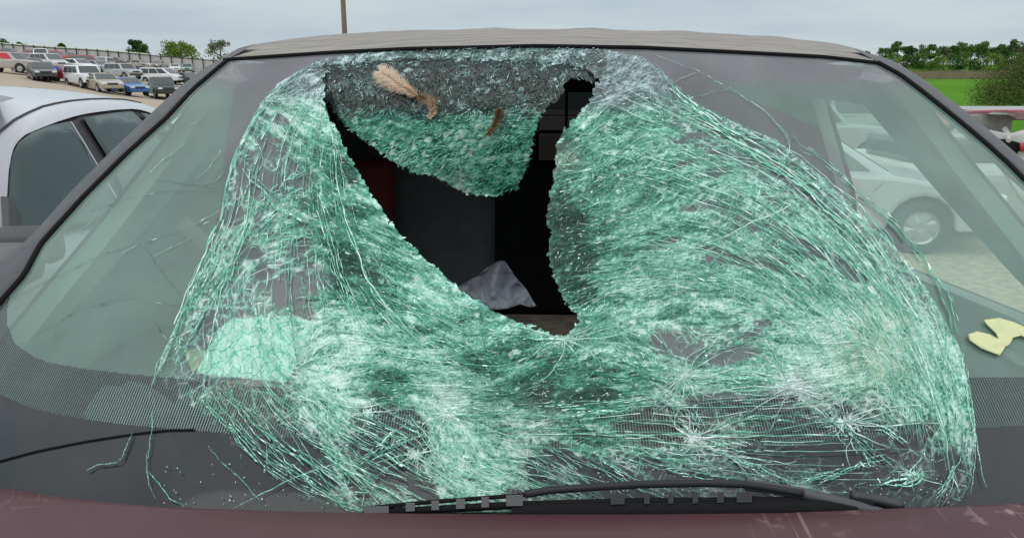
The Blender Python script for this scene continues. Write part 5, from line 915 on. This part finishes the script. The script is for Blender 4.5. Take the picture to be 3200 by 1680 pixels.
# utility pole
pb = at_depth(np.array([1085.]), np.array([258.]), np.array([42.]))[0]; pl = thing('utility_pole', 'tall brown wooden utility pole rising behind the car roof', 'pole', (pb[0], pb[1], 0)); V, F_ = tube([(0, 0, -.2), (0, 0, 5), (0, 0, 12)], .14, 12, [.15, .135, .11]); meshobj('pole_shaft', V, F_, M['pole'], pl, True)
mb = MB(); mb.box((0, -.12, 10.8), (2.2, .1, .12)); mb.build('crossarm', M['pole'], pl)

# ---------------------------------------------------------------- trees
def leafmat(nm, a, b2):
    m = mat(nm, a, .7, spec=.2, noise=(.9, b2, .35, .68)); return m
LM_ = dict(dark=leafmat('foliage_dark', (.025, .075, .014), (.05, .12, .02)), mid=leafmat('foliage_mid', (.05, .12, .018), (.09, .18, .03)), light=leafmat('foliage_light', (.12, .19, .03), (.17, .25, .05)), grey=leafmat('foliage_sparse', (.10, .13, .06), (.16, .17, .09)), rust=leafmat('foliage_rust', (.035, .085, .016), (.12, .11, .03)))
def tree(name, label, base, h, w2, lm, cat='tree', leaves=2600, leaf=.16, trunk=True, group=None, low=.2, seed=0, clumps=16, flat=1.0):
    rg = np.random.default_rng(seed+11); root = thing(name, label, cat, tuple(base), 0, group)
    cs = []
    for i in range(clumps):
        a = rg.uniform(0, 2*math.pi); rr = math.sqrt(rg.random())*w2*.36; z = h*(low+(1-low)*rg.uniform(.12, .86)); taper = 1-.55*max(0, (z/h-.5)/.5)
        cs.append((math.cos(a)*rr*taper*1.2, math.sin(a)*rr*taper, z, w2*rg.uniform(.13, .24)*taper))
    n = leaves; ci = rg.integers(0, clumps, n); C0 = np.array(cs)[ci]; d = rg.normal(0, 1, (n, 3)); d /= np.linalg.norm(d, axis=1)[:, None]
    r_ = (rg.random(n)**.4)*C0[:, 3]*rg.uniform(.8, 1.25, n); P = C0[:, :3]+d*r_[:, None]*np.array([1, 1, .85*flat]); P[:, 2] = np.maximum(P[:, 2], .08*h if trunk else .05)
    a = rg.normal(0, 1, (n, 3)); a /= np.linalg.norm(a, axis=1)[:, None]; b3 = np.cross(a, rg.normal(0, 1, (n, 3))); b3 /= np.linalg.norm(b3, axis=1)[:, None]
    s = leaf*rg.uniform(.6, 1.4, n)[:, None]; V = np.stack([P-a*s, P+b3*s*.5, P+a*s, P-b3*s*.5], 1).reshape(-1, 3); meshobj('crown', V, np.arange(4*n).reshape(n, 4), lm, root)
    if trunk:
        mb = MB(); mb.tube([(0, 0, -.3), (.03*h*.3, 0, h*.3), (0, .02*h, h*.75)], .03*h, 7, [.028*h, .02*h, .006*h])
        for i in range(7):
            c = cs[i % clumps]; z0 = h*(low*.8+.05+.05*i); mb.tube([(0, 0, z0), (c[0]*.5, c[1]*.5, (z0+c[2])/2+.05*h), (c[0], c[1], c[2])], .01*h, 5, [.011*h, .007*h, .003*h])
        mb.build('trunk', M['bark'], root, True)
    return root
def tree_at(sx, sbase, stop, swid, dist, **k):
    b0 = at_depth(np.array([float(sx)]), np.array([float(sbase)]), np.array([float(dist)]))[0]; tp = at_depth(np.array([float(sx)]), np.array([float(stop)]), np.array([float(dist)]))[0]; wid = swid/FP*dist/cp
    zz = float(zg(b0[0], b0[1])); h = (tp[2]-zz)*1.12; wid *= 1.15; return tree(base=(b0[0], b0[1], zz), h=h, w2=wid, leaf=k.pop('lf', 1)*.010*dist/6, **k)
tree_at(430, 178, 128, 58, 168, name='evergreen_tree', label='dark green rounded evergreen beyond the lot fence', lm=LM_['dark'], leaves=5000, seed=1, low=.2, clumps=26, lf=.7)
tree_at(560, 190, 138, 112, 172, name='leafy_tree', label='wide yellow green bushy tree beyond the fence', lm=LM_['light'], leaves=4000, seed=2, low=.3, clumps=34, lf=.75, flat=.9)
tree_at(690, 195, 134, 90, 172, name='sparse_tree', label='thin leafed brownish tree beside the black windshield pillar', lm=LM_['grey'], leaves=1500, seed=3, low=.3, clumps=22, lf=.7)
for i, (sx, tp_, wd_, lab) in enumerate(((15, 130, 60, 'low green treetop over the fence at the far left edge'), (75, 137, 34, 'smaller dark treetop over the fence right of the far left one'), (200, 140, 32, 'low dark bush above the fence behind the white wagons'))): tree_at(sx, 190, tp_, wd_, 175, name='distant_tree', label=lab, lm=LM_['dark'], leaves=900, seed=20+i, low=.5, lf=.8)
RTR = [(2760, 158, 60, 'mid'), (2800, 138, 70, 'mid'), (2862, 140, 60, 'grey'), (2905, 145, 44, 'mid'), (2945, 150, 50, 'grey'), (2990, 140, 62, 'mid'), (3030, 150, 92, 'mid'), (3070, 136, 52, 'mid'), (3105, 150, 40, 'grey'), (3140, 133, 60, 'mid'), (3185, 138, 60, 'grey'), (3240, 130, 80, 'mid'), (3300, 140, 80, 'mid'), (2700, 168, 60, 'mid'), (3380, 135, 90, 'dark'), (2832, 150, 60, 'dark'), (2885, 152, 60, 'mid'), (2965, 146, 56, 'dark'), (3052, 143, 60, 'mid'), (3124, 144, 60, 'dark'), (3165, 142, 60, 'mid')]
for i, (sx, tp_, wd_, k) in enumerate(RTR):
    lab = ['roundest', 'taller', 'thin grey', 'narrow', 'pale bare', 'spreading', 'broadest dense green', 'slim topped', 'bare grey', 'tall round headed', 'loose grey', 'tall', 'bushy', 'low', 'dark', 'short dark', 'short round', 'dense dark', 'full leafed', 'dark narrow', 'bright leafed'][i]
    tree_at(sx, 215, tp_, wd_, 190+6*(i % 3), name='hedgerow_tree', label=f'{lab} tree in the hedgerow beyond the field, number {i+1} counting from the car roof' if False else f'{lab} tree of the hedgerow beyond the green field', lm=LM_[k], leaves=1700 if k != 'grey' else 800, seed=40+i, low=.42, clumps=15, group='trees of the hedgerow beyond the field', lf=.62)
for i in range(17):
    sx = 2740+i*40+random.uniform(-8, 8); tree_at(sx, 228, 176+random.uniform(-8, 10), 66, 182, name='hedge_bush', label='low green bush in the hedgerow along the field edge', cat='bush', lm=LM_[('mid', 'light', 'dark', 'mid')[i % 4]], leaves=1300, seed=80+i, trunk=False, low=.05, clumps=12, group='bushes along the far edge of the field', lf=.62)
# strip of dry grass at the field's far edge
n = 24000; gx_ = rng.uniform(40, 135, n); gy_ = rng.uniform(140, 158, n); gz_ = zg(gx_, gy_); hh = rng.uniform(.6, 1.25, n)*(.75+.5*vnoise(gx_*20, gy_*20, 60, 1)); dx_ = rng.normal(0, .12, n)
V = np.stack([np.stack([gx_-.05, gy_, gz_-.1], 1), np.stack([gx_+.05, gy_, gz_-.1], 1), np.stack([gx_+dx_, gy_+dx_, gz_+hh], 1)], 1).reshape(-1, 3); struct(meshobj('dry_grass', V, np.arange(3*n).reshape(n, 3), M['dryg']), 'stuff')
tree_at(3245, 352, 196, 330, 46, name='large_bush', label='big dark green and rusty bush at the right edge above the wrecked car', lm=LM_['rust'], cat='bush', leaves=60000, trunk=False, low=.0, seed=5, clumps=110, lf=.55, flat=1.1)

# ---------------------------------------------------------------- right side: scrap seen over and through the glass
def gat(sx, sy): return ground_at(sx, sy)
# silver car seen through the side window: wheel at (2870,708)
g = ground_at(2868, 792)
def placeside(nm, kd, col, lab, cat_, wheel_px, sy_bottom, rz, front=True, gscale=1):
    g = ground_at(wheel_px, sy_bottom); K = KIND[kd]; wy = K['wh'][0] if front else K['wh'][1]; Wd = K['W']/2-.02
    side = 1      # the flank facing the camera
    v = Matrix.Rotation(rz, 3, 'Z') @ Vector((-Wd if math.cos(rz+math.pi/2) < 5 else Wd, wy, 0))
    # choose the flank nearest the camera
    best = min((Matrix.Rotation(rz, 3, 'Z') @ Vector((s*Wd, wy, 0)) for s in (-1, 1)), key=lambda q: q.y)
    return vehicle(nm, kd, col, lab, cat_, (g[0]-best.x, g[1]-best.y, g[2]), rz)
c1 = placeside('parked_car', 'sedan', (.45, .47, .48), 'silver car seen through the right side of the windshield, front wheel showing', 'car', 2868, 795, R(78))
c2 = placeside('pickup_truck', 'pickup', (.30, .32, .32), 'grey car behind the silver one, its wheel showing through the glass', 'car', 2720, 560, R(95))
g = ground_at(2640, 470); vehicle('minivan', 'van', (.25, .32, .30), 'grey green van with white window frames seen through the glass', 'van', g, R(100))
g = ground_at(2830, 450); vehicle('parked_car', 'suv', (.5, .2, .2), 'pale pinkish car behind the others seen through the glass', 'car', g, R(60))
# wreck with raised hood at the right edge
g = on_z(np.array([3180.]), np.array([560.]), -.55)[0]; g = at_depth(np.array([3150.]), np.array([470.]), np.array([9.5]))[0]
wr = thing('wrecked_sedan', 'white and pink wrecked car at the right edge with its trunk lid raised', 'car', (g[0], g[1], -.55))
bx = lambda sx, sy, D_: at_depth(np.array([float(sx)]), np.array([float(sy)]), np.array([float(D_)]))[0]-np.array([g[0], g[1], -.55])
pk = mat('faded_pink_paint', (.45, .14, .19), .35, coat=.4); wp_ = mat('old_white_paint', (.6, .62, .6), .4, noise=(4, (.45, .47, .44), .4, .7)); pg = mat('primer_grey', (.22, .23, .20), .9, noise=(9, (.30, .31, .27), .35, .65))
lid = np.array([[bx(sx, sy, D_) for sx, sy, D_ in ((2990+i*3, 360+i*.2, 10.4), (3012+i, 352, 10.1), (3060, 344+i*.2, 9.8), (3110, 343+i*.2, 9.8), (3150+i, 348, 10.0), (3182+i*.5, 366, 10.3))] for i in (0, 6)]); lid[1] += np.array([0, -.55, .03])
o = patch('trunk_lid', lid, pk, wr); md = o.modifiers.new('s', 'SOLIDIFY'); md.thickness = .03
und = np.array([[bx(3000, 372, 9.9), bx(3040, 362, 9.7), bx(3100, 360, 9.7), bx(3165, 368, 9.9)], [bx(3030, 400, 9.9), bx(3070, 405, 9.8), bx(3110, 408, 9.8), bx(3160, 405, 9.9)], [bx(3060, 412, 9.9), bx(3090, 425, 9.8), bx(3120, 420, 9.8), bx(3150, 420, 9.9)]]); o = patch('lid_underside', und, pg, wr); md = o.modifiers.new('s', 'SOLIDIFY'); md.thickness = .02
polysheet('rear_fender', [(3060, 400), (3150, 418), (3200, 405), (3300, 410), (3400, 450), (3420, 640), (3200, 640), (3100, 480), (3040, 430)], 25, lambda x, y: at_depth(x, y, np.full(len(x), 9.4))-np.array([g[0], g[1], -.55]), wp_, wr, thick=.06)
polysheet('trunk_opening', [(3110, 433), (3148, 436), (3185, 446), (3183, 470), (3172, 485), (3150, 480), (3100, 450)], 20, lambda x, y: at_depth(x, y, np.full(len(x), 9.33))-np.array([g[0], g[1], -.55]), M['rubber'], wr, thick=.03)  # black sheet standing for the shade inside the open trunk
polysheet('tail_light', [(3186, 450), (3200, 446), (3240, 450), (3235, 476), (3188, 474)], 20, lambda x, y: at_depth(x, y, np.full(len(x), 9.30))-np.array([g[0], g[1], -.55]), M['tail'], wr, thick=.04)
V, F_ = tube([bx(3140, 402, 9.5), bx(3150, 420, 9.4), bx(3152, 440, 9.3)], .03, 6); meshobj('lid_hinge', V, F_, wp_, wr)
mb = MB(); mb.box((.3, 2.2, .5), (1.7, 3.6, .7)); mb.build('body', wp_, wr, bevel=.12); mb = MB(); mb.box((.3, 2.4, 1.02), (1.4, 1.6, .38)); mb.build('cabin', M['tint'], wr, bevel=.1)
for x_ in (-.45, 1.05): wheel(wr, x_, 1.1, .32); wheel(wr, x_, 3.4, .32)
# long flatbed behind it
fb_ = thing('flatbed_trailer', 'long pale grey flatbed edge stretching behind the raised trunk lid', 'trailer', tuple(ground_at(3200, 420)), 0)
bl_ = np.array(fb_.location); a = at_depth(np.array([2960., 3700.]), np.array([344., 344.]), np.array([16., 16.]))-bl_
mb = MB(); c = (a[0]+a[1])/2; mb.box(c, (a[1][0]-a[0][0], 2.4, .07)); mb.build('deck', mat('deck_grey', (.33, .34, .33), .8), fb_); mb = MB(); mb.box(c+np.array([0, -1.15, -.10]), (a[1][0]-a[0][0]-.1, .05, .09)); mb.build('side_rail', M['black'], fb_)
for k in (.3, .5, .75): wheel(fb_, a[0][0]*(1-k)+a[1][0]*k, c[1], .34, .34, .2)
for o in bpy.data.objects:
    if '_w' in o.keys(): del o['_w']
